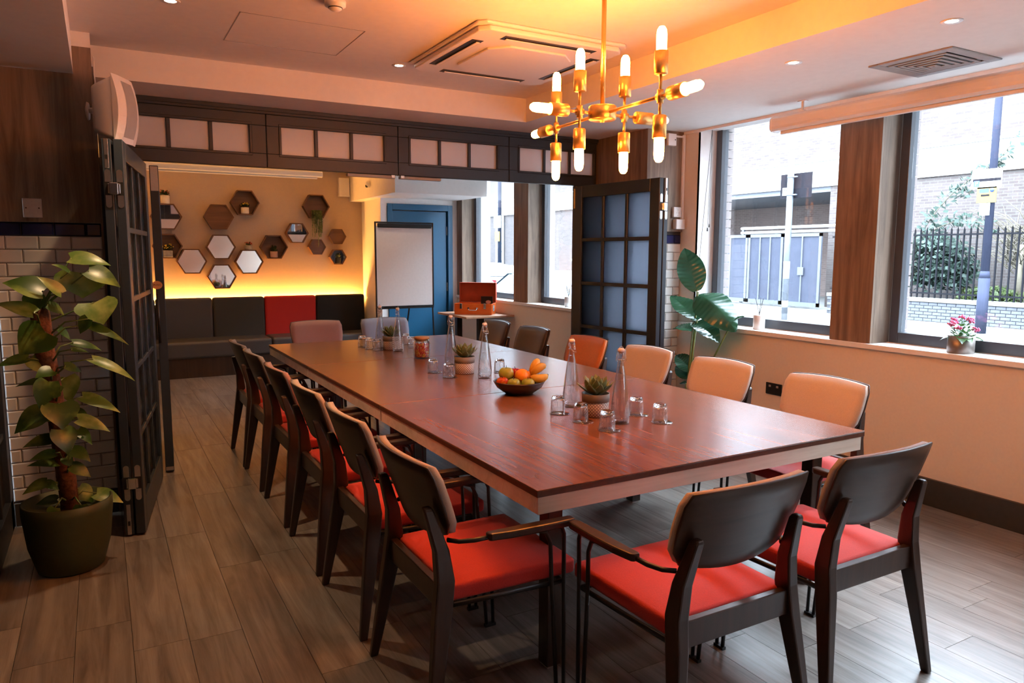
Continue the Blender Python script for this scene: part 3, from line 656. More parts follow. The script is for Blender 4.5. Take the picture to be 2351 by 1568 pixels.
for n, x, y, lab in gl:
    ox = 0.010
    inst('coaster', CM_, None, (x+ox, y-0.004, TZ), label='clear round coaster under the '+lab, cat='coaster', group='clear coasters on the table')
    t = thing('tumbler', 'upturned glass: '+lab, 'glass', (x, y, TZ+0.003), 0, 'upturned tumblers on the table')
    inst('glass_wall', GM_, t); inst('glass_base', TBASE, t)
# succulents
M['potgrey'] = pm('taupe_ceramic', (0.20, 0.165, 0.14), 0.6, var=0.06)
def pattern_pot():
    m, nt, N, L, p = nodes('patterned_pot')
    tc = N.new('ShaderNodeTexCoord'); sp = N.new('ShaderNodeSeparateXYZ'); L.new(tc.outputs['Object'], sp.inputs[0])
    at = N.new('ShaderNodeMath'); at.operation = 'ARCTAN2'; L.new(sp.outputs[1], at.inputs[0]); L.new(sp.outputs[0], at.inputs[1])
    ma = N.new('ShaderNodeMath'); ma.operation = 'MULTIPLY'; ma.inputs[1].default_value = 26/(2*math.pi); L.new(at.outputs[0], ma.inputs[0])
    mz = N.new('ShaderNodeMath'); mz.operation = 'MULTIPLY'; mz.inputs[1].default_value = 1/0.0132; L.new(sp.outputs[2], mz.inputs[0])
    ds = []
    for off in (0.0, 0.5):
        fx = []
        for src in (ma, mz):
            a = N.new('ShaderNodeMath'); a.operation = 'ADD'; a.inputs[1].default_value = 50+off; L.new(src.outputs[0], a.inputs[0])
            b = N.new('ShaderNodeMath'); b.operation = 'FRACT'; L.new(a.outputs[0], b.inputs[0])
            c = N.new('ShaderNodeMath'); c.operation = 'SUBTRACT'; c.inputs[1].default_value = 0.5; L.new(b.outputs[0], c.inputs[0])
            d = N.new('ShaderNodeMath'); d.operation = 'POWER'; d.inputs[1].default_value = 2; L.new(c.outputs[0], d.inputs[0]); fx.append(d)
        s = N.new('ShaderNodeMath'); s.operation = 'ADD'; L.new(fx[0].outputs[0], s.inputs[0]); L.new(fx[1].outputs[0], s.inputs[1])
        q = N.new('ShaderNodeMath'); q.operation = 'SQRT'; L.new(s.outputs[0], q.inputs[0])
        e = N.new('ShaderNodeMath'); e.operation = 'SUBTRACT'; e.inputs[1].default_value = 0.33; L.new(q.outputs[0], e.inputs[0])
        f = N.new('ShaderNodeMath'); f.operation = 'ABSOLUTE'; L.new(e.outputs[0], f.inputs[0]); ds.append(f)
    mn = N.new('ShaderNodeMath'); mn.operation = 'MINIMUM'; L.new(ds[0].outputs[0], mn.inputs[0]); L.new(ds[1].outputs[0], mn.inputs[1])
    lt = N.new('ShaderNodeMath'); lt.operation = 'LESS_THAN'; lt.inputs[1].default_value = 0.085; L.new(mn.outputs[0], lt.inputs[0])
    mx = N.new('ShaderNodeMix'); mx.data_type = 'RGBA'; L.new(lt.outputs[0], mx.inputs['Factor']); mx.inputs['A'].default_value = (0.68, 0.55, 0.48, 1); mx.inputs['B'].default_value = (0.16, 0.10, 0.08, 1)
    L.new(mx.outputs['Result'], p.inputs['Base Color']); p.inputs['Roughness'].default_value = 0.5; return m
M['potpat'] = pattern_pot()
M['succ'] = leafmat('succulent_leaf', (0.15, 0.20, 0.085), (0.30, 0.36, 0.17), 0.5, 20, (0.35, 0.65))
def succ_leaf(l, w):
    mb = MB(); V, Fc = [], []; n = 6
    for i in range(n+1):
        t = i/n; ww = w*math.sin(math.pi*min(1, 0.18+0.82*t))**0.7*(1 if t < 0.98 else 0.05); th = 0.0045*(1-0.75*t)+0.0008
        if i == n: ww = 0.0008
        zc = 0.25*l*t*t
        for (a, b) in ((-1, 0.3), (-0.5, -0.6), (0.5, -0.6), (1, 0.3), (0.4, 0.5), (-0.4, 0.5)): V.append((a*ww, l*t, zc+b*th))
    for i in range(n):
        for q in range(6): h = (q+1) % 6; Fc.append((i*6+q, i*6+h, i*6+6+h, i*6+6+q))
    mb.add(V, Fc, True); return mb.mesh('leaf', M['succ'])
SL = [succ_leaf(0.080, 0.021), succ_leaf(0.066, 0.019), succ_leaf(0.050, 0.015)]
for k, (x, y, lab) in enumerate(((2.085, 5.75, 'potted succulent farthest along the table'), (2.096, 4.36, 'potted succulent in the middle of the table'), (2.107, 2.885, 'largest looking potted succulent nearest the camera'))):
    t = thing('potted_succulent', lab, 'plant', (x, y, TZ), 0.7*k, 'succulents in patterned pots'); t.scale = (1.25, 1.25, 1.22)
    MB().lathe([(0, 0), (0.048, 0), (0.051, 0.004), (0.053, 0.060)], 32).build('pot_base', M['potpat'], t)
    MB().lathe([(0.053, 0.060), (0.0545, 0.061), (0.056, 0.094), (0.052, 0.094), (0.050, 0.080), (0, 0.080)], 32).build('pot_rim', M['potgrey'], t)
    for ring, (nl, tilt, z, li) in enumerate(((9, 22, 0.088, 0), (8, 40, 0.092, 0), (6, 58, 0.096, 1), (4, 74, 0.10, 2))):
        for i in range(nl):
            o = inst('leaf', SL[li], t); a = 2*math.pi*i/nl+ring*0.37
            o.rotation_euler = (math.radians(tilt+rr.uniform(-5, 5)), 0, a); o.location = (-0.008*math.sin(a), 0.008*math.cos(a), z)
# sweet jar
jar = thing('sweet_jar', 'round glass jar with wooden lid holding small orange and red sweets', 'jar', (2.116, 5.155, TZ)); jar.scale = (1.12, 1.12, 1.18)
MB().lathe([(0, 0), (0.053, 0), (0.057, 0.006), (0.057, 0.098), (0.049, 0.112), (0.049, 0.124), (0.046, 0.124), (0.046, 0.112), (0.0535, 0.097), (0.0535, 0.008), (0, 0.006)], 32).build('glass_body', M['glassware'], jar)
M['lidwood'] = wood('cork_lid', (0.38, 0.20, 0.08), (0.55, 0.32, 0.15), 0, 0.6)
MB().lathe([(0, 0.112), (0.044, 0.112), (0.044, 0.124), (0.052, 0.125), (0.052, 0.139), (0.050, 0.141), (0, 0.141)], 32).build('lid', M['lidwood'], jar)
M['sweet'] = None
def sweetmat():
    m, nt, N, L, p = nodes('mixed_sweets'); tc = N.new('ShaderNodeTexCoord')
    g = N.new('ShaderNodeNewGeometry'); rp = N.new('ShaderNodeValToRGB'); rp.color_ramp.interpolation = 'CONSTANT'
    L.new(g.outputs['Random Per Island'], rp.inputs['Fac']); el = rp.color_ramp.elements
    el[0].position = 0; el[0].color = (0.60, 0.05, 0.02, 1); el[1].position = 0.35; el[1].color = (0.70, 0.18, 0.03, 1)
    for q, c in ((0.6, (0.78, 0.42, 0.06, 1)), (0.8, (0.75, 0.55, 0.22, 1)), (0.9, (0.5, 0.03, 0.03, 1))): e = el.new(q); e.color = c
    L.new(rp.outputs['Color'], p.inputs['Base Color']); p.inputs['Roughness'].default_value = 0.35; return m
M['sweet'] = sweetmat(); sw = MB()
for ly in range(9):
    z = 0.0145+0.0095*ly; rad = 0.0455
    for rg, n in ((0.0455, 24), (0.034, 18), (0.022, 11), (0.009, 4)):
        for i in range(n):
            if ly == 8 and rr.random() < 0.45: continue
            a = 2*math.pi*i/n+ly*0.13+rr.uniform(-0.03, 0.03); sw.sphere((rg*math.cos(a), rg*math.sin(a), z+rr.uniform(-0.001, 0.001)), 0.0057, 8, 5)
sw.build('sweets', M['sweet'], None, loc=(2.116, 5.155, TZ), label='small round orange, red and yellow sweets filling the glass jar', cat='sweets', kind='stuff').scale = (1.12, 1.12, 1.18)
# fruit
FX, FY = 2.062, 3.567
M['bowl'] = wood('dark_wood_bowl', (0.022, 0.009, 0.006), (0.05, 0.02, 0.013), 0, 0.3, 1.0)
MB().lathe([(0, 0), (0.062, 0), (0.070, 0.004), (0.112, 0.034), (0.128, 0.062), (0.126, 0.066), (0.121, 0.063), (0.105, 0.040), (0.065, 0.014), (0, 0.012)], 40).build('fruit_bowl', M['bowl'], None, loc=(FX, FY, TZ), label='shallow dark wooden bowl heaped with fruit on the table', cat='bowl')
def fruit(name, lab, off, r, mat, stem=True, sq=0.92, grp=None):
    t = thing(name, lab, 'fruit', (FX+off[0], FY+off[1], TZ+off[2]), rr.random()*3, grp)
    prof = []
    for i in range(15):
        a = math.pi*i/14; q = r*math.sin(a); z = -r*sq*math.cos(a)
        if stem and i > 10: z -= r*0.30*((i-10)/4)**2
        if stem and i < 3: z += r*0.12*((3-i)/3)**2
        prof.append((max(q, 0), z))
    MB().lathe(prof, 22).build('flesh', mat, t)
    if stem: MB().tube([(0, 0, r*0.55), (0.001, 0.001, r*0.85), (0.004, 0.002, r*1.02)], 0.0015, 6).build('stem', M['darkwood'], t)
    return t
M['gapple'] = leafmat('green_apple_skin', (0.36, 0.42, 0.06), (0.52, 0.50, 0.10), 0.25, 14); M['rapple'] = leafmat('red_apple_skin', (0.42, 0.015, 0.015), (0.52, 0.10, 0.04), 0.25, 10)
M['orange'] = pm('orange_peel', (0.80, 0.27, 0.012), 0.4, var=0.05, scale=300, bump=0.25); M['banana'] = leafmat('banana_skin', (0.72, 0.45, 0.07), (0.80, 0.58, 0.14), 0.45, 12); M['oapple'] = leafmat('blushed_apple_skin', (0.60, 0.08, 0.02), (0.62, 0.30, 0.05), 0.25, 16)
def fo(x, y, dz): # camera-facing offset: right/forward
    return (x*_r0.x+y*math.sin(YAW), x*_r0.y+y*math.cos(YAW), dz)
fruit('apple', 'large green apple on top of the fruit bowl', fo(-0.064, 0.0, 0.100), 0.038, M['gapple'])
fruit('apple', 'red apple at the back of the fruit bowl', fo(-0.020, 0.064, 0.088), 0.036, M['rapple'])
fruit('orange', 'orange in the centre of the fruit bowl', fo(0.014, -0.018, 0.090), 0.037, M['orange'], False, 0.97)
fruit('orange', 'second orange half hidden behind the bananas', fo(0.056, 0.046, 0.072), 0.034, M['orange'], False, 0.97)
fruit('apple', 'red-orange apple low at the left of the fruit bowl', fo(-0.082, -0.048, 0.064), 0.031, M['oapple'])
fruit('apple', 'yellow-green apple at the front of the fruit bowl, left one', fo(-0.026, -0.082, 0.062), 0.033, M['gapple'])
fruit('apple', 'yellow-green apple at the front of the fruit bowl, right one', fo(0.042, -0.078, 0.062), 0.033, M['gapple'])
bn = thing('banana_bunch', 'bunch of three ripe bananas leaning over the fruit bowl edge', 'bananas', (FX, FY, TZ))
for i, (e0, e1, up) in enumerate((((0.056, 0.0, 0.100), (0.092, 0.045, 0.158), 0.030), ((0.057, -0.01, 0.094), (0.128, 0.020, 0.133), 0.034), ((0.056, -0.022, 0.088), (0.138, -0.030, 0.098), 0.006))):
    a, b = Vector(fo(*e0)), Vector(fo(*e1)); pts, rs = [], []
    mid = (a+b)/2+Vector(fo(0.012, -0.03, up if i < 2 else -0.022))
    for q in range(9):
        t = q/8; p = a*(1-t)**2+mid*2*t*(1-t)+b*t*t; pts.append(p); rs.append(0.005 if q == 0 else (0.006 if q == 8 else 0.009+0.012*math.sin(math.pi*min(1, 0.1+0.85*t))))
    o = MB().tube(pts, rs, 10).build('banana', M['banana'], bn); MB().sphere(pts[-1], 0.006, 8, 5).build('tip', M['darkwood'], o)
# the bowl and its fruit at their true size
for o in [x for x in bpy.data.objects if x.parent is None and x.name.split('.')[0] in ('fruit_bowl', 'apple', 'orange', 'banana_bunch')]:
    b = Vector((FX, FY, TZ)); o.location = b+(Vector(o.location)-b)*1.16; o.scale = (1.16, 1.16, 1.16)
# ================================================================== CHANDELIER
hub = px(1383, 262, 1, 2.70)
ch = thing('chandelier', 'brass branching chandelier with twelve glowing tubular bulbs above the table', 'chandelier', (hub.x, hub.y, hub.z))
MB().tube([(0, 0, 0.02), (0, 0, ZC-hub.z-0.02)], 0.0105, 12).build('rod', M['brass'], ch)
MB().lathe([(0, ZC-hub.z), (0.065, ZC-hub.z), (0.065, ZC-hub.z-0.02), (0.0, ZC-hub.z-0.022)], 28).build('ceiling_rose', M['brass'], ch)
MB().lathe([(0, -0.036), (0.010, -0.036), (0.010, -0.028), (0.056, -0.027), (0.062, -0.022), (0.062, 0.030), (0.058, 0.034), (0.0, 0.034)], 32).build('hub', M['brass'], ch)
def rotto(d):
    return Vector((0, 0, 1)).rotation_difference(Vector(d).normalized()).to_matrix()
bulb_prof = [(0.0, 0.0), (0.014, 0.0), (0.0185, 0.012), (0.0205, 0.03), (0.0205, 0.085), (0.0180, 0.103), (0.011, 0.114), (0.0, 0.117)]
rt = Vector((math.cos(YAW), -math.sin(YAW), 0)); fw = Vector((math.sin(YAW), math.cos(YAW), 0))
th = math.radians(63.5)
for k, (c, s) in enumerate(((math.cos(th), -math.sin(th)), (-math.cos(th), math.sin(th)), (-math.sin(th), -math.cos(th)), (math.sin(th), math.cos(th)))):
    d = (rt*c+fw*s); RA = 0.41 if k < 2 else 0.118; J = d*RA
    ar = MB().tube([d*0.05, d*(RA+0.001)], 0.0072, 10).build('arm', M['brass'], ch)
    MB().tube([J-d*0.016, J+d*0.016], 0.015, 14).tube([J-Vector((0, 0, 0.026)), J+Vector((0, 0, 0.026))], 0.013, 14).build('junction', M['brass'], ar)
    for dd, l0 in ((Vector((0, 0, 1)), 0.084), (Vector((0, 0, -1)), 0.072), (d, 0.062)):
        MB().tube([J, J+dd*l0], 0.0062, 8).build('stem', M['brass'], ar)
        so = MB().lathe([(0, 0), (0.024, 0), (0.0275, 0.003), (0.0275, 0.088), (0.0245, 0.088), (0.0245, 0.06), (0, 0.06)], 24, J+dd*l0, rotto(dd)).build('socket', M['brass'], ch)
        MB().lathe(bulb_prof, 18, J+dd*(l0+0.066), rotto(dd)).build('bulb', M['bulb'], so)
# ================================================================== CEILING FITTINGS
def downlight(x, y, z, lab, watts, blend=0.6, ang=95):
    t = thing('downlight', lab, 'downlight', (x, y, z), 0, 'recessed ceiling downlights')
    MB().lathe([(0.027, -0.002), (0.043, -0.004), (0.045, 0.0), (0.027, 0.0)], 28, caps=False).build('bezel', M['plastic'], t)
    MB().lathe([(0, -0.0015), (0.027, -0.0015), (0.027, 0.001), (0, 0.001)], 24).build('lamp', M['downlamp'], t)
    l = bpy.data.lights.new('downlight_beam', 'SPOT'); l.energy = watts; l.color = (1.0, 0.66, 0.36); l.spot_size = math.radians(ang); l.spot_blend = blend; l.shadow_soft_size = 0.025
    lo = bpy.data.objects.new('downlight_beam', l); COL.objects.link(lo); lo.parent = t; lo.location = (0, 0, -0.012)
downlight(0.37, 4.03, ZC, 'downlight at the top left of the photo above the potted climber', SPOT_W*4.5)
downlight(1.765, 4.63, ZC, 'downlight beside the air conditioner', SPOT_W)
downlight(3.33, 2.81, ZB, 'downlight over the window side, left of the air vent', SPOT_W*0.6)
downlight(3.355, 1.98, ZB, 'downlight at the top right above the air vent', SPOT_W*0.6)
downlight(1.25, 8.0, 2.70, 'back room downlight above the left of the banquette', SPOT_W*2.5, 0.7, 120)
downlight(2.45, 7.7, 2.70, 'back room downlight above the flip chart side', SPOT_W*1.5, 0.7, 120)
downlight(0.75, 1.7, ZC, 'downlight behind and above the camera on the left', SPOT_W*0.5)
ac = thing('air_conditioner', 'square white ceiling cassette air conditioner with dark outlet slots', 'air conditioner', (2.275, 4.02, ZC))
def rrect(a, b, c):
    return [(-a+c, -b), (a-c, -b), (a, -b+c), (a, b-c), (a-c, b), (-a+c, b), (-a, b-c), (-a, -b+c)]
MB().prism(rrect(0.49, 0.52, 0.04), -0.018, 0, 2).prism(rrect(0.470, 0.500, 0.05), -0.046, -0.018, 2).build('fascia', M['plastic'], ac, 0.012, 3)
MB().prism(rrect(0.285, 0.30, 0.10), -0.058, -0.044, 2).build('grille', M['plastic'], ac, 0.004, 1)
for (a, b, c, d) in ((-0.30, -0.445, 0.30, -0.375), (-0.30, 0.375, 0.30, 0.445), (-0.43, -0.30, -0.36, 0.30), (0.36, -0.30, 0.43, 0.30)):
    o = MB().mm((a, b, -0.0475), (c, d, -0.040)).build('outlet_slot', M['blackplastic'], ac)
    v = MB()
    if c-a > d-b: yy = b if b < 0 else d; v.mm((a+0.02, (b+d)/2-0.004, -0.056), (c-0.02, (b+d)/2+0.022, -0.050))
    else: v.mm(((a+c)/2-0.002, b+0.02, -0.056), ((a+c)/2+0.022, d-0.02, -0.050))
    v.build('louvre', M['plastic'], o, 0.002, 1)
vt = thing('ceiling_vent', 'square grey ceiling air vent with nested louvres', 'vent', (3.98, 2.43, ZB), 0.0)
MB().mm((-0.23, -0.23, -0.008), (0.23, -0.17, 0)).mm((-0.23, 0.17, -0.008), (0.23, 0.23, 0)).mm((-0.23, -0.17, -0.008), (-0.17, 0.17, 0)).mm((0.17, -0.17, -0.008), (0.23, 0.17, 0)).build('frame', M['greyplastic'], vt, 0.003, 1)
MB().mm((-0.17, -0.17, -0.001), (0.17, 0.17, 0)).build('backing', M['blackplastic'], vt)
for i in range(5):
    r = 0.158-0.033*i; m = MB(); w_ = 0.019; z0, z1 = -0.010-0.003*i, -0.006-0.003*i
    m.mm((-r, -r, z0), (r, -r+w_, z1)).mm((-r, r-w_, z0), (r, r, z1))
    m.mm((-r, -r+w_, z0), (-r+w_, r-w_, z1)).mm((r-w_, -r+w_, z0), (r, r-w_, z1))
    m.build('louvre', M['greyplastic'], vt)
sd = thing('smoke_detector', 'round white smoke detector at the top edge of the ceiling', 'smoke detector', (1.065, 3.64, ZC))
MB().lathe([(0, -0.045), (0.020, -0.044), (0.032, -0.036), (0.034, -0.028), (0.05, -0.024), (0.052, 0.0)], 24).build('housing', M['plastic'], sd)
MB().lathe([(0.0335, -0.034), (0.0345, -0.034), (0.0345, -0.030), (0.0335, -0.030)], 20).build('sensor_slot', M['blackplastic'], sd)
# loudspeaker on the pier
sp_ = thing('loudspeaker', 'white wall loudspeaker with curved grille mounted high on the oak pier', 'speaker', (0.045, 4.66, 2.315), math.radians(-118))
# local +y is the front of the speaker
def loft(rects, n=5):
    m = MB(); V, Fc = [], []
    for (y, w, hgt, r) in rects:
        for (sx, sz, a0) in ((1, 1, 0), (-1, 1, H), (-1, -1, 2*H), (1, -1, 3*H)):
            for q in range(n): a = a0+H*q/(n-1); V.append((sx*(w-r)+r*math.cos(a), y, sz*(hgt-r)+r*math.sin(a)))
    k = 4*n
    for i in range(len(rects)-1):
        for j in range(k): h = (j+1) % k; Fc.append((i*k+j, i*k+k+j, i*k+k+h, i*k+h))
    Fc += [tuple(range(k)), tuple(range((len(rects)-1)*k, len(rects)*k))[::-1]]
    return m.add(V, Fc, True)
loft([(0.0, 0.075, 0.120, 0.02), (0.02, 0.085, 0.132, 0.03), (0.125, 0.108, 0.165, 0.02)]).build('cabinet', M['plastic'], sp_, 0.003, 1)
g = MB(); V, Fc = [], []
for i in range(9):
    u = -1+i/4; z = 0.175*u; yy = 0.128+0.030*(1-u*u)
    for (sx, dy) in ((-1, 0), (-0.55, 0.018), (0.55, 0.018), (1, 0)): V.append((0.112*sx, yy+dy*(1-0.5*u*u), z))
for i in range(8):
    for j in range(3): a = i*4+j; Fc.append((a, a+1, a+5, a+4))
nb = len(V); V += [(p[0], 0.126, p[2]) for p in V]
for i in range(8): Fc.append((i*4, i*4+4, nb+i*4+4, nb+i*4)); Fc.append((i*4+3, nb+i*4+3, nb+i*4+7, i*4+7))
for i in (0, 8): Fc += [(i*4+j, i*4+j+1, nb+i*4+j+1, nb+i*4+j) for j in range(3)]
g.add(V, Fc, False).build('grille', M['plastic'], sp_)
gm = MB(); V, Fc = [], []
for i in range(9):
    u = -0.84+1.68*i/8; yy = 0.128+0.030*(1-u*u)+0.018*(1-0.5*u*u)+0.0015
    for xx in (-0.055, 0.055): V.append((xx, yy, 0.175*u))
for i in range(8): Fc.append((2*i, 2*i+1, 2*i+3, 2*i+2))
gm.add(V, Fc, True).build('grille_mesh', M['greyplastic'], sp_)
MB().tube([(0, 0.0, 0), (0, -0.05, 0.0)], 0.016, 10).tube([(0, -0.05, 0), (-0.02, -0.075, 0)], 0.012, 8).lathe([(0, 0), (0.045, 0), (0.05, 0.01), (0.02, 0.018), (0, 0.018)], 20, (-0.02, -0.065, 0), rotto((0.4, -1, 0))).build('bracket', M['plastic'], sp_)
cb = [px(214, 130, 1, YP-0.006), px(216, 170, 1, YP-0.008), px(220, 205, 1, YP-0.008), px(217, 235, 1, YP-0.01), Vector((0.03, 4.77, 2.33))]
MB().tube(cb, 0.004, 6).build('speaker_cable', M['plastic'], None, label='thin white cable running down the pier to the loudspeaker', cat='cable')
# projector screens
def screen(y0, y1, x, z, lab, r=0.055, axis='y'):
    t = thing('projector_screen', lab, 'projector screen', (x, y0, z), 0 if axis == 'y' else -H)
    L_ = abs(y1-y0); pts = [(r*1.0*math.cos(a)*(1.0), r*1.05*math.sin(a)) for a in [2*math.pi*i/20 for i in range(20)]]
    pts = [(max(-r*0.95, min(r*0.95, p[0]*1.1)), max(-r*0.9, p[1])) for p in pts]
    MB().prism(pts, 0, L_, 1).build('casing', M['plastic'], t, 0.004, 2)
    MB().prism([(p[0]*1.04, p[1]*1.04) for p in pts], -0.012, 0.004, 1).build('end_cap', M['plastic'], t, 0.003, 1)
    MB().mm((-0.012, 0.05, -r*0.9-0.022), (0.012, L_-0.05, -r*0.9)).build('bottom_bar', M['plastic'], t, 0.004, 1)
    return t
s1 = screen(-0.2, 3.67, 4.20, 2.452, 'long white roller projector screen casing hung in front of the windows')
s1.location = (4.20, 3.67, 2.452); s1.rotation_euler.z = math.pi
for y in (0.22, 2.4): MB().mm((-0.012, y-0.02, 0.05), (0.012, y+0.02, 0.066)).mm((-0.006, y-0.006, 0.06), (0.006, y+0.006, ZB-2.452)).mm((-0.016, y-0.03, ZB-2.452-0.004), (0.016, y+0.03, ZB-2.452)).build('hanger', M['plastic'], s1)
s2 = screen(0.0, 2.3, 0, 0, 'white roller screen casing high up in the back room', 0.040, 'x')
s2.location = (2.54, 9.5, 2.545); s2.rotation_euler.z = H
for y in (0.3, 2.0): MB().mm((-0.012, y-0.02, 0.03), (0.012, y+0.02, 0.155)).build('hanger', M['plastic'], s2)
# switches, sockets, boxes
sw_ = thing('wall_plate', 'brushed steel blank switch plate on the oak pier', 'switch plate', (-0.305, YP-0.002, 1.79))
MB().mm((-0.045, -0.006, -0.052), (0.045, 0, 0.052)).build('plate', M['steel'], sw_, 0.002, 1)
for s in (-1, 1): MB().lathe([(0, 0), (0.004, 0), (0.003, 0.001), (0, 0.001)], 10, (s*0.03, -0.006, 0), rotto((0, -1, 0))).build('screw', M['darkwood'], sw_)
k1 = thing('wall_socket', 'white socket above a small box on the tiled pier by the windows', 'socket', (4.335, YP-0.002, 1.905))
MB().mm((-0.043, -0.03, -0.043), (0.043, 0, 0.043)).build('faceplate', M['plastic'], k1, 0.004, 1)
for (a, b) in ((0, 0.02), (-0.012, -0.006), (0.012, -0.006), (0, -0.028)): MB().mm((a-0.002, -0.0308, b-0.002), (a+0.002, -0.029, b+0.002)).build('pin_hole', M['blackplastic'], k1)
k2 = MB().mm((-0.048, -0.05, -0.042), (0.048, 0, 0.042)).build('junction_box', M['plastic'], None, 0.004, 1, label='plain white box under the socket on the tiled pier', cat='box', loc=(4.355, YP-0.002, 1.803))
k3 = thing('alarm_box', 'white box just under the ceiling at the pier by the windows', 'box', (4.255, YP-0.002, 2.505))
MB().mm((-0.045, -0.03, -0.05), (0.045, 0, 0.05)).build('housing', M['plastic'], k3, 0.004, 1); MB().lathe([(0, 0), (0.006, 0), (0, 0.002)], 10, (0.03, -0.03, 0), rotto((0, -1, 0))).build('indicator', M['blackplastic'], k3)
MB().mm((4.388, YP-0.022, 1.85), (4.412, YP-0.002, 2.556)).mm((4.290, YP-0.02, 2.53), (4.388, YP-0.002, 2.545)).build('cable_trunking', M['plastic'], None, 0.002, 1, label='white cable trunking running up the corner beside the oak pier', cat='trunking')
k4 = thing('floor_socket', 'black double socket low on the cream wall behind the nearest chairs', 'socket', (XR-0.002, 3.762, 0.532))
MB().mm((-0.010, -0.075, -0.044), (0, 0.075, 0.044)).build('faceplate', M['blackplastic'], k4, 0.003, 1)
for a in (-0.035, 0.035): MB().mm((-0.012, a-0.010, 0.012), (-0.009, a+0.010, 0.028)).build('rocker', M['greyplastic'], k4, 0.001, 1)
k5 = thing('floor_socket', 'black double socket on the wall under the small toolbox table', 'socket', (XR-0.002, 8.60, 0.52))
for a in (-0.05, 0.05): MB().mm((-0.010, a-0.046, -0.044), (0, a+0.046, 0.044)).build('faceplate', M['blackplastic'], k5, 0.003, 1)
# blind cord on the white reveal
bc = MB()
c0 = px(1636, 292, 1, 4.60); c1 = px(1606, 592, 1, 4.58)
bc.tube([c0, c0.lerp(c1, 0.5), c1], 0.0022, 6); bc.tube([c0, px(1628, 515, 1, 4.60)], 0.0012, 5); bc.tube([c0, px(1624, 522, 1, 4.60)], 0.0012, 5)
o = bc.build('blind_cord', M['blackplastic'], None, label='thin black blind cords hanging against the white window reveal', cat='cord')
for (a, b) in ((1628, 518), (1624, 527)): q = px(a, b, 1, 4.60); MB().lathe([(0, 0.016), (0.004, 0.016), (0.006, -0.012), (0, -0.016)], 8, q).build('cord_weight', M['blackplastic'], o)
# ================================================================== BACK ROOM
# banquette
bq = thing('banquette', 'long upholstered banquette under the hexagon shelves', 'bench', (0, 9.68, 0))
MB().mm((0.02, 0.04, 0), (3.28, 0.55, 0.24)).build('base', M['darkwood'], bq)
M['seatlth'] = pm('dark_grey_leather', (0.050, 0.048, 0.050), 0.42, var=0.08, scale=90, bump=0.1)
for a, b in ((0.02, 1.895), (1.90, 3.285)): MB().mm((a, 0, 0.24), (b, 0.50, 0.455)).build('seat_cushion', M['seatlth'], bq, 0.035, 4)
for i, (a, b, c, lab) in enumerate(((0.02, 0.575, (0.036, 0.036, 0.034), 'leftmost dark grey'), (0.58, 1.247, (0.062, 0.060, 0.066), 'mid grey'), (1.253, 1.900, (0.036, 0.036, 0.034), 'dark grey'), (1.906, 2.592, (0.42, 0.014, 0.010), 'bright red'), (2.598, 3.29, (0.008, 0.008, 0.009), 'black'))):
    mt = pm('banquette_back_'+lab.replace(' ', '_'), c, 0.85, var=0.1, scale=200, bump=0.15)
    o = MB().mm((a, 0.46, 0.40), (b, 0.585, 0.965)).build('back_panel', mt, bq, 0.03, 4); o['label'] = lab+' wool back panel'
MB().mm((0.02, 0.615, 0.885), (3.27, 0.645, 0.895)).build('led_strip', M['led'], None, loc=(0, 9.68, 0), label='warm led strip hidden behind the banquette back', cat='led strip')
MB().mm((0.02, 0.59, 0.40), (3.27, 0.66, 0.885)).build('back_support', M['darkwood'], bq)
# hexagons
def hexa(r): return [(r*math.cos(math.pi/3*i), r*math.sin(math.pi/3*i)) for i in range(6)]
def hexbox(pxx, pyy, R, kind, lab, grp, depth=0.10):
    c = px(pxx, pyy, 1, YB-depth)
    nm = {'mirror': 'hexagon_mirror', 'shelf': 'hexagon_shelf', 'closed': 'hexagon_box'}[kind]
    t = thing(nm, lab, 'mirror' if kind == 'mirror' else 'shelf', (c.x, YB, c.z), 0, grp)
    o, n_ = hexa(R), hexa(R-0.016)
    for i in range(6):
        j = (i+1) % 6; m = MB()
        m.add([(o[i][0], 0, o[i][1]), (o[j][0], 0, o[j][1]), (n_[j][0], 0, n_[j][1]), (n_[i][0], 0, n_[i][1])]+[(o[i][0], -depth, o[i][1]), (o[j][0], -depth, o[j][1]), (n_[j][0], -depth, n_[j][1]), (n_[i][0], -depth, n_[i][1])],
              [(0, 1, 2, 3), (7, 6, 5, 4), (0, 4, 5, 1), (2, 6, 7, 3), (1, 5, 6, 2), (3, 7, 4, 0)])
        m.build('side_board', M['hexwood'], t)
    yb = {'mirror': -depth+0.03, 'shelf': -0.012, 'closed': -depth+0.012}[kind]
    MB().prism(hexa(R-0.016), yb, yb+0.01, 1).build({'mirror': 'mirror_glass', 'shelf': 'back_board', 'closed': 'front_board'}[kind], M['mirror'] if kind == 'mirror' else M['hexwood'], t)
    return Vector((c.x, YB-depth/2, c.z)), R
GH = 'hexagons on the back wall'
A_ = {}
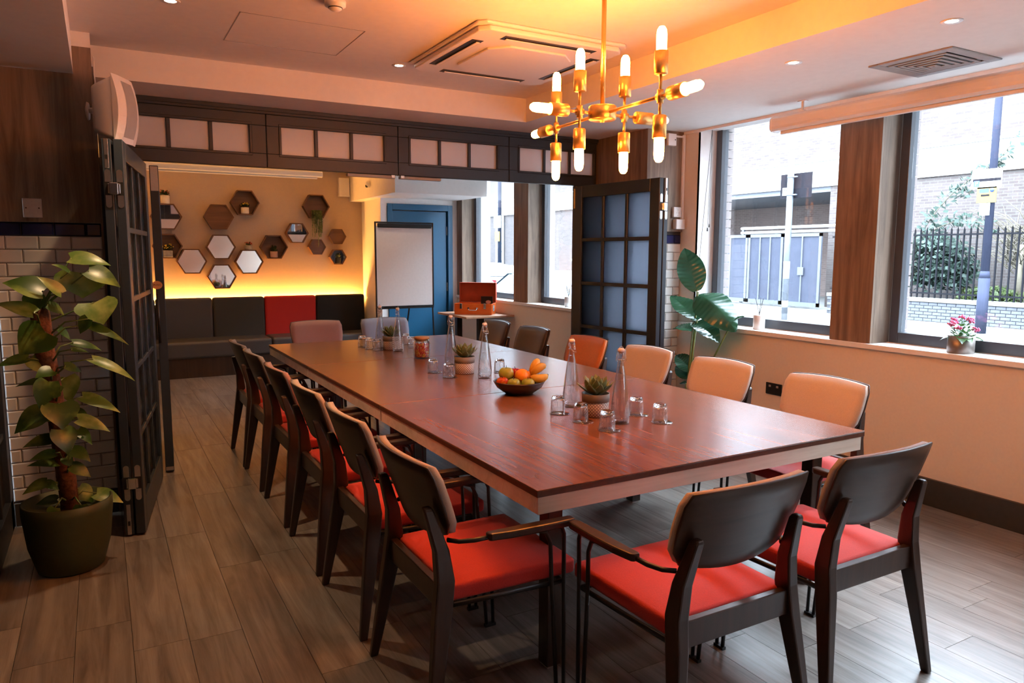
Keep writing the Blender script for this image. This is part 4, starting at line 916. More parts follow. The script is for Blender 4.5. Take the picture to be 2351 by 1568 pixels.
for key, x, y, R, kd, lab in (('h1', 563, 465, 0.185, 'shelf', 'open hexagon shelf holding a yellow flowering pot plant'), ('h2', 503, 498, 0.185, 'closed', 'solid faced wooden hexagon left of the yellow flower shelf'), ('h3', 727, 474, 0.185, 'shelf', 'open hexagon shelf with a trailing plant'),
        ('m0', 508, 567, 0.183, 'mirror', 'hexagon mirror at the top of the mirror cluster'), ('m1', 441, 600, 0.183, 'mirror', 'hexagon mirror at the left of the mirror cluster'), ('m2', 573, 601, 0.183, 'mirror', 'hexagon mirror at the right of the cluster with a pot on top'), ('m3', 510, 635, 0.183, 'mirror', 'lowest hexagon mirror of the cluster'),
        ('b1', 630, 567, 0.183, 'shelf', 'open hexagon shelf with a pink and grey pot'), ('m4', 683, 535, 0.155, 'mirror', 'single medium hexagon mirror right of the cluster'), ('s1', 729, 567, 0.122, 'closed', 'small wooden hexagon under the trailing plant'), ('s2', 776, 543, 0.122, 'closed', 'upper small wooden hexagon near the corner'), ('s3', 777, 590, 0.122, 'mirror', 'small dark hexagon mirror near the corner'),
        ('l1', 382, 497, 0.185, 'mirror', 'leftmost hexagon mirror cut off by the door leaf'), ('l2', 385, 565, 0.178, 'shelf', 'leftmost open hexagon shelf with a flowering pot')):
    A_[key] = hexbox(x, y, R, kd, lab, GH)
M['potwhite'] = pm('white_ceramic', (0.72, 0.68, 0.64), 0.35); M['potstone'] = pm('grey_stone_pot', (0.34, 0.33, 0.31), 0.7, var=0.15); M['potpink'] = pm('pink_pot', (0.55, 0.34, 0.28), 0.6)
M['foliage'] = leafmat('dark_foliage', (0.018, 0.038, 0.012), (0.05, 0.085, 0.025), 0.5, 30); M['yellow'] = pm('yellow_petals', (0.75, 0.50, 0.03), 0.6); M['redleaf'] = pm('reddish_petals', (0.35, 0.06, 0.03), 0.6); M['trail'] = leafmat('trailing_green', (0.05, 0.09, 0.02), (0.13, 0.18, 0.05), 0.5, 30)
def smallplant(c, hr, on_top, pot, r, h, lab, flower=None, spread=0.06, fh=0.09, n=60, square=False):
    z = c.z + (hr*0.866 if on_top else -(hr-0.016)*0.866)
    t = thing('potted_plant', lab, 'plant', (c.x, c.y, z))
    if square: MB().mm((-r, -r, 0), (r, r, h)).build('pot', pot, t, 0.006)
    else: MB().lathe([(0, 0), (r*0.92, 0), (r, 0.006), (r, h), (r*0.88, h), (r*0.86, h-0.015), (0, h-0.015)], 20).build('pot', pot, t)
    f, fl = MB(), MB(); q = random.Random(int(c.x*1000))
    for i in range(n):
        a = q.random()*6.283; el = q.uniform(0.15, 1.45); l = q.uniform(0.5, 1)*fh
        d = Vector((math.cos(a)*math.cos(el)*spread/fh, math.sin(a)*math.cos(el)*spread/fh, math.sin(el)))
        b = Vector((0.3*r*math.cos(a), 0.3*r*math.sin(a), h-0.01)); p = b+d*l; s = Vector((-math.sin(a), math.cos(a), 0))*0.011
        f.add([b+d*l*0.45, p-s*0.9, p+d*0.014, p+s*0.9], [(0, 1, 2, 3)])
        if flower and el > 0.6 and q.random() < 0.45: fl.sphere(p+d*0.012, 0.008, 6, 4)
    f.build('foliage', M['foliage'], t, kind='stuff')
    if flower: fl.build('flowers', flower, t, kind='stuff')
smallplant(*A_['h1'], False, M['potwhite'], 0.052, 0.085, 'white pot of yellow flowers in the upper open hexagon', M['yellow'])
smallplant(*A_['l2'], False, M['potstone'], 0.055, 0.085, 'pale square pot with yellow flowers in the leftmost open hexagon', M['yellow'], square=True)
smallplant(*A_['b1'], False, M['potpink'], 0.050, 0.085, 'pink and grey pot with dark foliage in the middle open hexagon')
smallplant(*A_['l1'], True, M['potwhite'], 0.052, 0.105, 'white pot with reddish plant standing on the leftmost mirror', M['redleaf'])
smallplant(*A_['m2'], True, M['potstone'], 0.048, 0.060, 'low grey pot with small dark plant standing on a hexagon mirror', M['redleaf'], 0.05, 0.05, 30)
smallplant(A_['s3'][0]+Vector((0, -0.02, 0)), A_['s3'][1], False, M['blackplastic'], 0.042, 0.085, 'black pot with dark plant in the small hexagon near the corner', None, 0.05, 0.07, 40)
c, R = A_['h3']; tr_ = thing('trailing_plant', 'string-like green plant trailing out of the upper right hexagon', 'plant', (c.x, c.y, c.z-0.14))
MB().lathe([(0, 0), (0.045, 0), (0.052, 0.07), (0.045, 0.07), (0, 0.06)], 18).build('pot', M['blackplastic'], tr_)
st = MB(); q = random.Random(5)
for i in range(46):
    a = q.uniform(2.6, 6.8); r0 = q.uniform(0.02, 0.05); dr = q.choice([0.10, 0.16, 0.22, 0.28, 0.34]) if i else 0.48
    b = Vector((r0*math.cos(a), -abs(r0*math.sin(a)), 0.07)); o_ = Vector((q.uniform(-0.075, 0.075), -0.065, 0.06))
    if i == 0: o_ = Vector((0.0, -0.075, 0.06))
    pts = [b, b+Vector((0, 0, 0.02)), o_+Vector((0, 0, 0.02)), o_+Vector((q.uniform(-0.01, 0.01), -0.006, -dr*0.5)), o_+Vector((q.uniform(-0.015, 0.015), 0, -dr))]
    st.tube(pts, 0.0025, 4)
    for e in range(int(dr*50)):
        p = pts[2].lerp(pts[4], q.random()); st.sphere(p, (0.004, 0.003, 0.009), 5, 3)
st.build('vines', M['trail'], tr_, kind='stuff')
# flip chart
fc = thing('flip_chart', 'white flip chart easel with black frame in front of the blue door', 'flip chart', (3.085, 8.0, 0))
bz0, bz1, hw = 0.925, 1.905, 0.36
MB().mm((-hw+0.012, -0.006, bz0+0.012), (hw-0.012, 0.006, bz1-0.05)).build('board', M['white'], fc)
MB().mm((-hw, -0.012, bz0), (-hw+0.018, 0.012, bz1)).mm((hw-0.018, -0.012, bz0), (hw, 0.012, bz1)).mm((-hw+0.018, -0.012, bz1-0.018), (hw-0.018, 0.012, bz1)).mm((-hw+0.018, -0.012, bz0), (hw-0.018, 0.012, bz0+0.018)).build('frame', M['black'], fc, 0.006, 2)
MB().mm((-hw+0.03, -0.026, bz1-0.068), (hw-0.03, -0.006, bz1-0.02)).build('clamp_bar', M['blackplastic'], fc, 0.008, 2)
MB().mm((-hw+0.02, -0.05, bz0-0.014), (hw-0.02, 0.0, bz0)).build('pen_tray', M['black'], fc)
for s in (-1, 1): MB().tube([(s*(hw-0.012), 0.012, bz0+0.3), (s*(hw-0.012), 0.012, bz0), (s*(hw-0.005), -0.06, 0.0)], 0.010, 8).build('leg', M['black'], fc)
MB().tube([(0.06, 0.012, bz0+0.3), (0.06, 0.03, bz0), (0.08, 0.42, 0.0)], 0.010, 8).build('leg', M['black'], fc)
# small table with toolbox
ST = thing('side_table', 'small square pedestal table under the toolbox by the back window', 'table', (4.07, 8.15, 0))
M['lightwood'] = wood('warm_beech_top', (0.30, 0.15, 0.075), (0.42, 0.23, 0.13), 1, 0.4)
MB().mm((-0.33, -0.42, 0.775), (0.33, 0.42, 0.80)).build('tabletop', M['lightwood'], ST, 0.003, 1)
for (cx_, cy_) in ((-0.09, 0.30), (0.06, -0.02)):
    o = MB().mm((cx_-0.035, cy_-0.035, 0.02), (cx_+0.035, cy_+0.035, 0.775)).build('column', M['black'], ST); MB().mm((cx_-0.14, cy_-0.10, 0), (cx_+0.14, cy_+0.10, 0.02)).build('base_plate', M['black'], o, 0.004, 1)
TB = thing('toolbox', 'open orange metal toolbox on the small table by the window', 'toolbox', (4.045, 8.10, 0.80), math.radians(-40))
M['orangepaint'] = pm('orange_enamel', (0.62, 0.105, 0.012), 0.35, var=0.06, scale=25); M['orangein'] = pm('dull_orange_enamel', (0.42, 0.05, 0.010), 0.5, var=0.1, scale=15)
w2, d2_, hh = 0.235, 0.125, 0.135
MB().mm((-w2, -d2_, 0), (w2, d2_, 0.008)).mm((-w2, -d2_, 0.008), (w2, -d2_+0.006, hh)).mm((-w2, d2_-0.006, 0.008), (w2, d2_, hh)).mm((-w2, -d2_+0.006, 0.008), (-w2+0.006, d2_-0.006, hh)).mm((w2-0.006, -d2_+0.006, 0.008), (w2, d2_-0.006, hh)).build('body', M['orangepaint'], TB, 0.004, 2)
lid = MB(); y0 = d2_-0.002
lid.mm((-w2, y0+0.066, hh), (w2, y0+0.072, hh+0.25)).mm((-w2, y0, hh), (-w2+0.006, y0+0.066, hh+0.25)).mm((w2-0.006, y0, hh), (w2, y0+0.066, hh+0.25)).mm((-w2+0.006, y0, hh+0.244), (w2-0.006, y0+0.066, hh+0.25)).mm((-w2+0.006, y0, hh), (w2-0.006, y0+0.066, hh+0.006))
lid.build('lid', M['orangein'], TB, 0.004, 2)
for x in (-0.15, 0.15): MB().mm((x-0.016, -d2_-0.012, 0.07), (x+0.016, -d2_, hh+0.004)).build('latch', M['chrome'], TB, 0.004, 1)
MB().tube([(-0.055, -d2_-0.006, 0.075), (-0.045, -d2_-0.022, 0.055), (0.045, -d2_-0.022, 0.055), (0.055, -d2_-0.006, 0.075)], 0.006, 8).mm((-0.065, -d2_-0.008, 0.066), (-0.045, -d2_, 0.088)).mm((0.045, -d2_-0.008, 0.066), (0.065, -d2_, 0.088)).build('handle', M['chrome'], TB)
MB().mm((w2, -0.045, 0.04), (w2+0.003, 0.035, 0.11)).build('side_label', M['potstone'], TB); MB().mm((w2+0.003, -0.030, 0.06), (w2+0.004, 0.02, 0.075)).build('label_stripe', M['blue'], TB)
M['bookcover'] = pm('black_booklet', (0.012, 0.012, 0.014), 0.4)
bk = MB().mm((-0.075, -0.006, 0), (0.075, 0.006, 0.12)).build('booklet', M['bookcover'], None, 0.001, 1, label='small dark booklet standing inside the orange toolbox', cat='book', loc=TB.matrix_basis @ Vector((0.13, 0.085, 0.095)), rz=math.radians(-40))
MB().sphere((0.02, -0.0065, 0.05), (0.035, 0.001, 0.022), 10, 6).build('cover_picture', M['potpink'], bk)
# alarm box and camera dome
a0 = px(790, 430, 1, YB-0.05)
ab = thing('alarm_unit', 'white alarm box on the back wall above the small hexagons', 'box', (a0.x, YB, a0.z))
MB().mm((-0.075, -0.06, -0.11), (0.075, 0, 0.13)).build('housing', M['plastic'], ab, 0.004, 1); MB().mm((-0.077, -0.065, -0.13), (0.077, 0, -0.11)).build('bottom_lip', M['white'], ab)
a1 = px(850, 405, 0, 3.165)
dm = thing('dome_sensor', 'small white dome sensor under the back room beam', 'sensor', (3.15, a1.y, 2.45))
MB().lathe([(0, -0.05), (0.025, -0.048), (0.04, -0.03), (0.045, 0.0), (0.0, 0.0)], 18, (0, 0, 0), rotto((1, 0, 0))).build('housing', M['plastic'], dm); MB().sphere((-0.035, 0, -0.025), 0.022, 10, 6).build('lens', M['blackplastic'], dm)
# ================================================================== PLANTS
def leaf_mesh(B, T, w, nrm, mat, kind='heart', droop=0.25, fold=0.22, n=8, wav=0.0, seed=0, rib=0.0):
    B, T = Vector(B), Vector(T); ax = T-B; l = ax.length; ax.normalize(); nrm = (Vector(nrm)-ax*Vector(nrm).dot(ax)).normalized(); sd = ax.cross(nrm)
    q = random.Random(seed); V, Fc = [], []; cols = (-1, -0.55, 0, 0.55, 1) if not rib else (-1, -0.75, -0.5, -0.25, -0.06, 0, 0.06, 0.25, 0.5, 0.75, 1)
    for i in range(n+1):
        t = i/n
        if kind == 'heart': ww = w*(math.sin(math.pi*(0.10+0.90*t)**0.62))*0.98 if t < 1 else 0; off = -0.10*l*(1-t)**4
        else: ww = w*math.sin(math.pi*(0.04+0.96*t)**0.85)**0.75 if t < 1 else 0; off = 0
        ww = max(ww, 0.0015)
        for c in cols:
            p = B+ax*(l*t+off*abs(c))+sd*(c*ww*0.5)+nrm*(fold*ww*0.5*abs(c)**1.3-droop*l*(t-0.35)**2*1.2*abs(t-0.35)**0.2+wav*ww*math.sin(9*t+c*2+seed)*abs(c)+rib*math.sin(2*math.pi*11*t-5.0*abs(c))*min(1, 3*abs(c)))
            V.append(p)
    k = len(cols)
    for i in range(n):
        for j in range(k-1): a = i*k+j; Fc.append((a, a+1, a+k+1, a+k))
    return MB().add(V, Fc, True)
M['pothos'] = leafmat('pothos_leaf', (0.045, 0.105, 0.016), (0.20, 0.29, 0.05), 0.33, 7, (0.52, 0.66))
M['pothos2'] = leafmat('pale_pothos_leaf', (0.12, 0.22, 0.04), (0.36, 0.42, 0.13), 0.33, 9, (0.45, 0.65))
pc = px(165, 1310, 2, 0); PX, PY = -0.205, 4.08
cl = thing('potted_climber', 'tall climbing plant on a coir pole in a dark green pot by the tiled pier', 'plant', (PX, PY, 0))
MB().lathe([(0, 0), (0.130, 0), (0.145, 0.01), (0.178, 0.13), (0.196, 0.30), (0.196, 0.345), (0.186, 0.345), (0.182, 0.30), (0, 0.29)], 40).build('pot', M['greenpot'], cl)
MB().lathe([(0, 0.296), (0.181, 0.292), (0.181, 0.28), (0, 0.28)], 30).build('soil', M['soil'], cl)
pole = MB(); pp = [(0.01, 0.02, 0.28), (0.0, 0.02, 0.5), (-0.02, 0.02, 0.8), (-0.05, 0.02, 1.1), (-0.055, 0.02, 1.25), (-0.05, 0.02, 1.30)]
pole.tube(pp, [0.040, 0.043, 0.041, 0.044, 0.042, 0.028], 14).build('coir_pole', M['coir'], cl)
LV = [(163,592,255,602,.105,2),(187,626,191,684,.235,2),(204,621,279,654,.12,1),(216,694,238,742,.20,2),(98,668,6,642,.15,1),(76,718,-12,690,.10,2),(82,678,75,722,.11,1),(142,672,88,632,.065,2),(160,624,122,604,.045,1),(104,762,40,812,.20,1),(62,822,-12,838,.07,1),(72,822,112,860,.09,2),
      (135,755,166,780,.055,1),(200,744,298,785,.055,1),(214,824,312,866,.065,2),(202,732,180,766,.08,1),(168,786,236,800,.055,1),(165,802,205,806,.035,1),(150,866,160,924,.13,2),(116,872,33,882,.055,1),(112,876,90,938,.11,1),(190,910,277,941,.075,2),(135,926,146,984,.165,1),(100,946,28,992,.135,1),(180,962,256,986,.08,2),
      (180,986,212,1018,.06,1),(140,986,160,1042,.125,1),(122,1006,52,1023,.075,1),(126,1040,68,1053,.06,1),(131,1062,65,1065,.06,1),(165,1032,209,1056,.08,1),(150,1050,166,1072,.055,2),(165,1070,211,1093,.07,1),(108,1106,50,1132,.07,1),(180,1122,216,1152,.10,1),(222,1132,283,1150,.085,2),(130,1146,80,1156,.065,1),(126,1166,115,1192,.06,2),(186,1160,180,1192,.07,1),(106,1108,136,1124,.05,1),
      (140,900,105,905,.08,1),(165,945,205,955,.07,1),(130,960,95,965,.07,1),(150,1010,190,1000,.07,1),(110,700,150,720,.07,1),(150,840,190,852,.06,1),(120,850,80,865,.08,1)]
q = random.Random(11); stems = MB()
for i, (bx, by, tx, ty, w, mt) in enumerate(LV):
    dy = q.uniform(-0.13, 0.10); yb = PY-0.03+dy
    B, T = px(bx, by, 1, yb), px(tx, ty, 1, yb+q.uniform(-0.07, 0.03))
    tocam = (CAM-B).normalized(); nr = tocam*0.55+Vector((q.uniform(-0.25, 0.25), 0, 0.62))
    lo = leaf_mesh(B, T, w, nr, None, 'heart', 0.28, 0.16, seed=i); lo.v = [v-Vector((PX, PY, 0)) for v in lo.v]
    lo.build('leaf', M['pothos' if mt == 1 else 'pothos2'], cl)
    zz = max(0.32, min(1.28, B.z-0.10)); root = Vector((0, 0.02, zz)); 
    for j in range(len(pp)-1):
        if pp[j][2] <= zz <= pp[j+1][2]: root = Vector(pp[j]).lerp(Vector(pp[j+1]), (zz-pp[j][2])/(pp[j+1][2]-pp[j][2]))
    bl = B-Vector((PX, PY, 0)); stems.tube([root, root.lerp(bl, 0.5)+Vector((0, 0, 0.035 if i > 3 else 0)), bl], [0.0055, 0.004, 0.003], 6)
stems.build('stems', M['stem'], cl)
# tall leafy plant by the window
M['strel'] = leafmat('glossy_banana_leaf', (0.014, 0.060, 0.032), (0.03, 0.11, 0.055), 0.2, 3, (0.35, 0.65))
SX, SY = 4.14, 4.40
sp2 = thing('tall_leafy_plant', 'tall plant with big glossy paddle leaves between the folded door and window', 'plant', (SX, SY, 0))
MB().lathe([(0, 0), (0.12, 0), (0.13, 0.01), (0.155, 0.28), (0.145, 0.28), (0.14, 0.25), (0, 0.25)], 30).build('pot', M['blackplastic'], sp2)
MB().lathe([(0, 0.255), (0.139, 0.252), (0.139, 0.24), (0, 0.24)], 24).build('soil', M['soil'], sp2)
st2 = MB()
for i, (bx, by, tx, ty, w, pxv, nx, dr, fo_) in enumerate(((1600,668,1571,568,.225,4.20,(-.35,-.3,.30),.10,.20),(1603,670,1688,738,.30,4.16,(-.55,-.25,.85),.55,-.30),(1601,734,1540,674,.185,4.15,(-.3,-.4,.55),.15,.22),(1592,740,1652,776,.19,4.13,(-.3,-.4,.8),.35,.30),(1592,758,1543,746,.12,4.17,(-.3,-.4,.7),.35,.3),(1592,852,1550,812,.15,4.18,(-.4,-.5,.3),.2,.3),(1580,868,1550,838,.11,4.20,(-.5,-.4,.4),.2,.2),(1682,738,1707,724,.05,4.22,(-.3,-.4,.8),.2,.2),(1575,880,1560,878,.05,4.1,(-.3,-.4,.8),.2,.2))):
    B, T = px(bx, by, 0, pxv), px(tx, ty, 0, pxv+(0.02 if i == 0 else 0.0))
    m = leaf_mesh(B, T, w, nx, None, 'paddle', dr, fo_, 66, 0.05, i, 0.0022); m.v = [v-Vector((SX, SY, 0)) for v in m.v]
    o = m.build('leaf', M['strel'], sp2)
    b = B-Vector((SX, SY, 0)); r0 = Vector((0.02*math.cos(i), 0.02*math.sin(i), 0.25))
    st2.tube([r0, r0.lerp(b, 0.5)+Vector((0, 0, 0.02)), b], [0.010, 0.008, 0.0055], 8)
st2.build('stems', M['stem'], sp2)
# pink flowering pot on the sill
kp = px(2205, 806, 2, 0.962)
ka = thing('flowering_plant', 'small pot plant with pink flowers on the window sill', 'plant', (4.50, kp.y*4.50/kp.x, 0.962))
M['potmetal'] = pm('warm_grey_metal_pot', (0.22, 0.19, 0.17), 0.4, 0.5, var=0.1); M['pink'] = pm('pink_petals', (0.70, 0.16, 0.34), 0.6, var=0.2, scale=80); M['kleaf'] = leafmat('fleshy_green_leaf', (0.03, 0.09, 0.025), (0.10, 0.22, 0.06), 0.3, 20)
MB().lathe([(0, 0), (0.070, 0), (0.073, 0.004), (0.073, 0.105), (0.069, 0.105), (0.067, 0.09), (0, 0.088)], 30).build('pot', M['potmetal'], ka)
for i, (a, l) in enumerate(((-2.6, 0.15), (-2.2, 0.13), (-0.5, 0.14), (0.4, 0.12), (2.4, 0.12), (1.4, 0.10))):
    d = Vector((math.cos(a), math.sin(a), 0)); leaf_mesh(d*0.03+Vector((0, 0, 0.10)), d*l+Vector((0, 0, 0.085)), 0.07, (0, 0, 1), None, 'heart', 0.3, 0.2).build('leaf', M['kleaf'], ka)
kf, kl = MB(), MB(); q = random.Random(9)
for i in range(120):
    a = q.random()*6.28; r = q.uniform(0, 0.085); z = 0.10+q.uniform(0, 0.10)*(1.15-r/0.1); p = Vector((r*math.cos(a), r*math.sin(a), z)); d = Vector((math.cos(a), math.sin(a), 0.8)).normalized()*0.024; s = Vector((-math.sin(a), math.cos(a), 0))*0.009
    kl.add([p, p+d*0.6-s, p+d, p+d*0.6+s], [(0, 1, 2, 3)])
for cx_, cy_, cz in ((-0.05, 0.0, 0.185), (0.0, 0.0, 0.215), (0.02, -0.03, 0.205), (0.075, 0.03, 0.19), (0.055, -0.05, 0.145), (-0.055, -0.05, 0.155), (-0.02, 0.05, 0.20), (-0.07, -0.01, 0.175)):
    c_ = rt*cx_+fw*cy_+Vector((0, 0, cz))
    for j in range(14): kf.sphere(c_+Vector((q.gauss(0, 0.010), q.gauss(0, 0.010), q.gauss(0, 0.006))), 0.0065, 6, 4)
kl.build('foliage', M['kleaf'], ka, kind='stuff'); kf.build('flowers', M['pink'], ka, kind='stuff')
# reed diffusers
for (x, y, n, lab) in ((4.50, 4.118*4.50/4.62, 3, 'white reed diffuser with dark sticks on the dining room sill'), (4.50, 6.70, 5, 'white reed diffuser on the back room sill beside the door')):
    t = thing('reed_diffuser', lab, 'diffuser', (x, y, 0.962))
    MB().lathe([(0, 0), (0.042, 0), (0.045, 0.004), (0.045, 0.108), (0.040, 0.114), (0.014, 0.114), (0.014, 0.09), (0, 0.09)], 26).build('vessel', M['potwhite'], t)
    for i in range(n): a = 2*math.pi*i/n+0.5; MB().tube([(0.006*math.cos(a+3), 0.006*math.sin(a+3), 0.095), (0.034*math.cos(a), 0.034*math.sin(a), 0.245)], 0.0024, 6).build('reed', M['blackplastic'], t)
# ================================================================== STREET OUTSIDE
GZ = -0.15
M['paving'] = pm('concrete_paving', (0.15, 0.15, 0.147), 0.9, var=0.1, scale=3); M['asphalt'] = pm('asphalt', (0.07, 0.07, 0.075), 0.9, var=0.15, scale=8)
MB().mm((4.80, -40, GZ-0.2), (40, 70, GZ-0.12)).build('street', M['asphalt'], None, label='grey asphalt road outside the windows', kind='structure')
MB().mm((14.2, -40, GZ-0.12), (40, 70, GZ)).build('pavement_far', M['paving'], None, label='pale pavement across the street', kind='structure')
MB().mm((4.80, -40, GZ-0.12), (6.9, 70, GZ)).build('pavement_near', M['paving'], None, label='pale pavement under the windows', kind='structure')
M['brickw'] = brickmat('pinkish_brick', (0.050, 0.037, 0.035), (0.072, 0.057, 0.053), (0.088, 0.080, 0.077)); M['concrete'] = pm('white_render', (0.30, 0.29, 0.28), 0.8, var=0.04, scale=2); M['darkin'] = pm('dark_blue_grey', (0.10, 0.105, 0.12), 0.9)  # darkin is an even blue-grey for the passage soffit, vent slats and screen holes
M['brickdark'] = brickmat('dark_brick', (0.10, 0.07, 0.065), (0.14, 0.10, 0.09), (0.16, 0.14, 0.13))
BX = 20.5
bu = thing('brick_building', 'pale brick building with white concrete band across the street', 'building', (BX, 14, GZ))
def bb(name, mat, y0, y1, z0, z1, x0=0.0, x1=1.0, par=None): return MB().mm((x0, y0-14, z0-GZ), (x1, y1-14, z1-GZ)).build(name, mat, par or bu)
oy0, oy1 = 15.6, 26.0
bb('upper_wall', M['brickw'], -20, 60, 4.60, 11.5); bb('concrete_band', M['concrete'], -20, 60, 3.72, 4.52, -0.08); bb('band_ledge', M['concrete'], -20, 60, 4.52, 4.60, -0.14)
bb('lower_wall', M['brickw'], -20, oy0, GZ, 3.72); bb('lower_wall', M['brickw'], oy1, 60, GZ, 3.72)
bb('passage_wall', M['brickdark'], oy0, oy1, GZ, 3.72, 5.0, 5.3); bb('passage_soffit', M['darkin'], oy0, oy1, 3.55, 3.72, 0.02, 5.0); bb('passage_wall', M['brickdark'], oy1-0.3, oy1, GZ, 3.55, 1.0, 5.0); bb('passage_wall', M['brickdark'], oy0, oy0+0.3, GZ, 3.55, 1.0, 5.0)
MB().sphere((4.9, oy0+6.2-14, 2.4-GZ), 0.14, 10, 6).build('bulkhead_lamp', M['greyplastic'], bu)
M['extglass'] = pm('reflective_window', (0.35, 0.45, 0.48), 0.1, var=0.1, scale=3)
for y in (29.0, 33.5, 44.0):
    o = bb('window', M['concrete'], y, y+1.1, 1.3, 3.3, -0.06, 0.02); bb('window_pane', M['extglass'], y+0.1, y+1.0, 1.45, 3.2, -0.07, -0.05, o)
    bb('window_sill', M['concrete'], y-0.1, y+1.2, 1.2, 1.3, -0.14, 0.02)
for y in (-4, 3, 10, 18, 27, 36):
    o = bb('window', M['concrete'], y, y+1.6, 6.2, 8.0, -0.05, 0.02); bb('window_pane', M['extglass'], y+0.12, y+1.48, 6.35, 7.9, -0.06, -0.04, o)
lv = bb('wall_vent', M['concrete'], 26.6, 27.7, 2.7, 3.4, -0.06, 0.02)
for i in range(5): bb('vent_slat', M['darkin'], 26.7, 27.6, 2.78+0.12*i, 2.84+0.12*i, -0.075, -0.055, lv)
for y in (37.2, 39.6):
    o = bb('perforated_screen', M['concrete'], y, y+0.9, 0.0, 3.7, -0.12, -0.05); q = random.Random(int(y)); m = MB()
    for i in range(60): a, b = y-14+q.uniform(0.05, 0.8), q.uniform(0.3, 3.6); m.mm((-0.13, a, b), (-0.115, a+0.07, b+0.05))
    m.build('screen_holes', M['darkin'], o)
# metal gates
M['gate'] = pm('grey_blue_gate_paint', (0.034, 0.037, 0.052), 0.8, var=0.08, scale=3, spec=0.1); M['gatefr'] = pm('gate_frame_paint', (0.048, 0.053, 0.070), 0.6, var=0.08, scale=3)
GX = 19.2
def gate(y0, y1, n, lab, z1=2.2):
    t = thing('metal_gate', lab, 'gate', (GX, (y0+y1)/2, GZ), 0, 'metal yard gates across the street'); w = (y1-y0)/2; hh = z1-GZ
    f = MB().mm((-0.03, -w, 0.08), (0.03, -w+0.09, hh)).mm((-0.03, w-0.09, 0.08), (0.03, w, hh)).mm((-0.03, -w, hh-0.1), (0.03, w, hh)).mm((-0.03, -w, 0.08), (0.03, w, 0.2))
    for i in range(1, n): yy = -w+0.09+(2*w-0.18)*i/n; f.mm((-0.035, yy-0.025, 0.2), (0.03, yy+0.025, hh-0.1))
    f.build('gate_frame', M['gatefr'], t)
    for i in range(n): a = -w+0.09+(2*w-0.18)*i/n; MB().mm((0.0, a, 0.2), (0.015, a+(2*w-0.18)/n, hh-0.1)).build('panel', M['gate'], t)
    return t
gq = [px(x, 600, 0, GX).y for x in (1640, 1716, 1800, 1835, 1885)]
gate(gq[1], gq[0], 2, 'leftmost grey metal gate leaf behind the window frame'); gate(gq[2]+0.05, gq[1]-0.03, 3, 'wide grey metal gate left of the grey post'); g3 = gate(gq[4], gq[2], 2, 'narrow metal gate with latch right of the grey post')
MB().mm((-0.06, -0.1, 1.05), (-0.03, 0.12, 1.3)).build('latch', M['gatefr'], g3)
b0, b1 = px(1640, 525, 0, GX).z, px(1840, 525, 0, GX)
rl = thing('guard_rail', 'twin white guard rails above the metal gates', 'rail', (GX+0.5, gq[4]+0.2, GZ))
for z in (2.43, 2.58): MB().tube([(0, -0.55, z), (0, 3.5, z)], 0.05, 8).build('rail', M['concrete'], rl)
for yy in (-0.5, 3.4): MB().mm((-0.04, yy-0.04, 0), (0.04, yy+0.04, 2.6)).build('rail_post', M['gatefr'], rl)
MB().mm((-0.25, -0.28, 0), (0.25, 0.28, 3.72-GZ)).build('brick_pier', M['brickw'], None, loc=(GX+0.5, gq[4]-0.72, GZ), label='pale brick pier beside the narrow metal gate', cat='pier')
# low wall and railings
WX = 18.5; wy0, wy1 = 3.0, gq[4]-0.9
lw = thing('low_wall', 'low grey brick wall with stone coping below the railings', 'wall', (WX, (wy0+wy1)/2, GZ)); hl = (wy1-wy0)/2
M['lwbrick'] = pm('grey_wall_brick', (0.060, 0.062, 0.075), 0.85, var=0.2, scale=6); M['lwmortar'] = pm('wall_mortar', (0.030, 0.030, 0.035), 0.95); M['coping'] = pm('mossy_coping', (0.10, 0.10, 0.085), 0.9, var=0.15, scale=5)
MB().mm((-0.10, -hl, 0), (0.12, hl, 0.50)).build('core', M['lwmortar'], lw); MB().mm((-0.15, -hl, 0.50), (0.16, hl, 0.60)).build('coping', M['coping'], lw)
bmesh_ = MB().mm((0, 0, 0), (0.02, 0.215, 0.066)).mesh('brick', M['lwbrick']); cnt = 0
for r in range(6):
    y = -hl+(0.11 if r % 2 else 0)
    while y < hl-0.22 and cnt < 290:
        inst('brick', bmesh_, lw, (-0.118, y, 0.012+0.081*r)); y += 0.23; cnt += 1
fn = thing('railings', 'black iron railings standing on the low brick wall', 'railings', (WX, (wy0+wy1)/2, 0.45))
MB().mm((-0.02, -hl, 0.10), (0.02, hl, 0.14)).build('rail', M['iron'], fn); MB().mm((-0.02, -hl, 1.58), (0.02, hl, 1.62)).build('rail', M['iron'], fn)
bar = MB().mm((-0.016, -0.016, 0), (0.016, 0.016, 1.72)).lathe([(0.016, 1.72), (0.0, 1.80)], 6).mesh('bar', M['iron'])
y = -hl+0.1
while y < hl: inst('bar', bar, fn, (0, y, 0)); y += 0.155
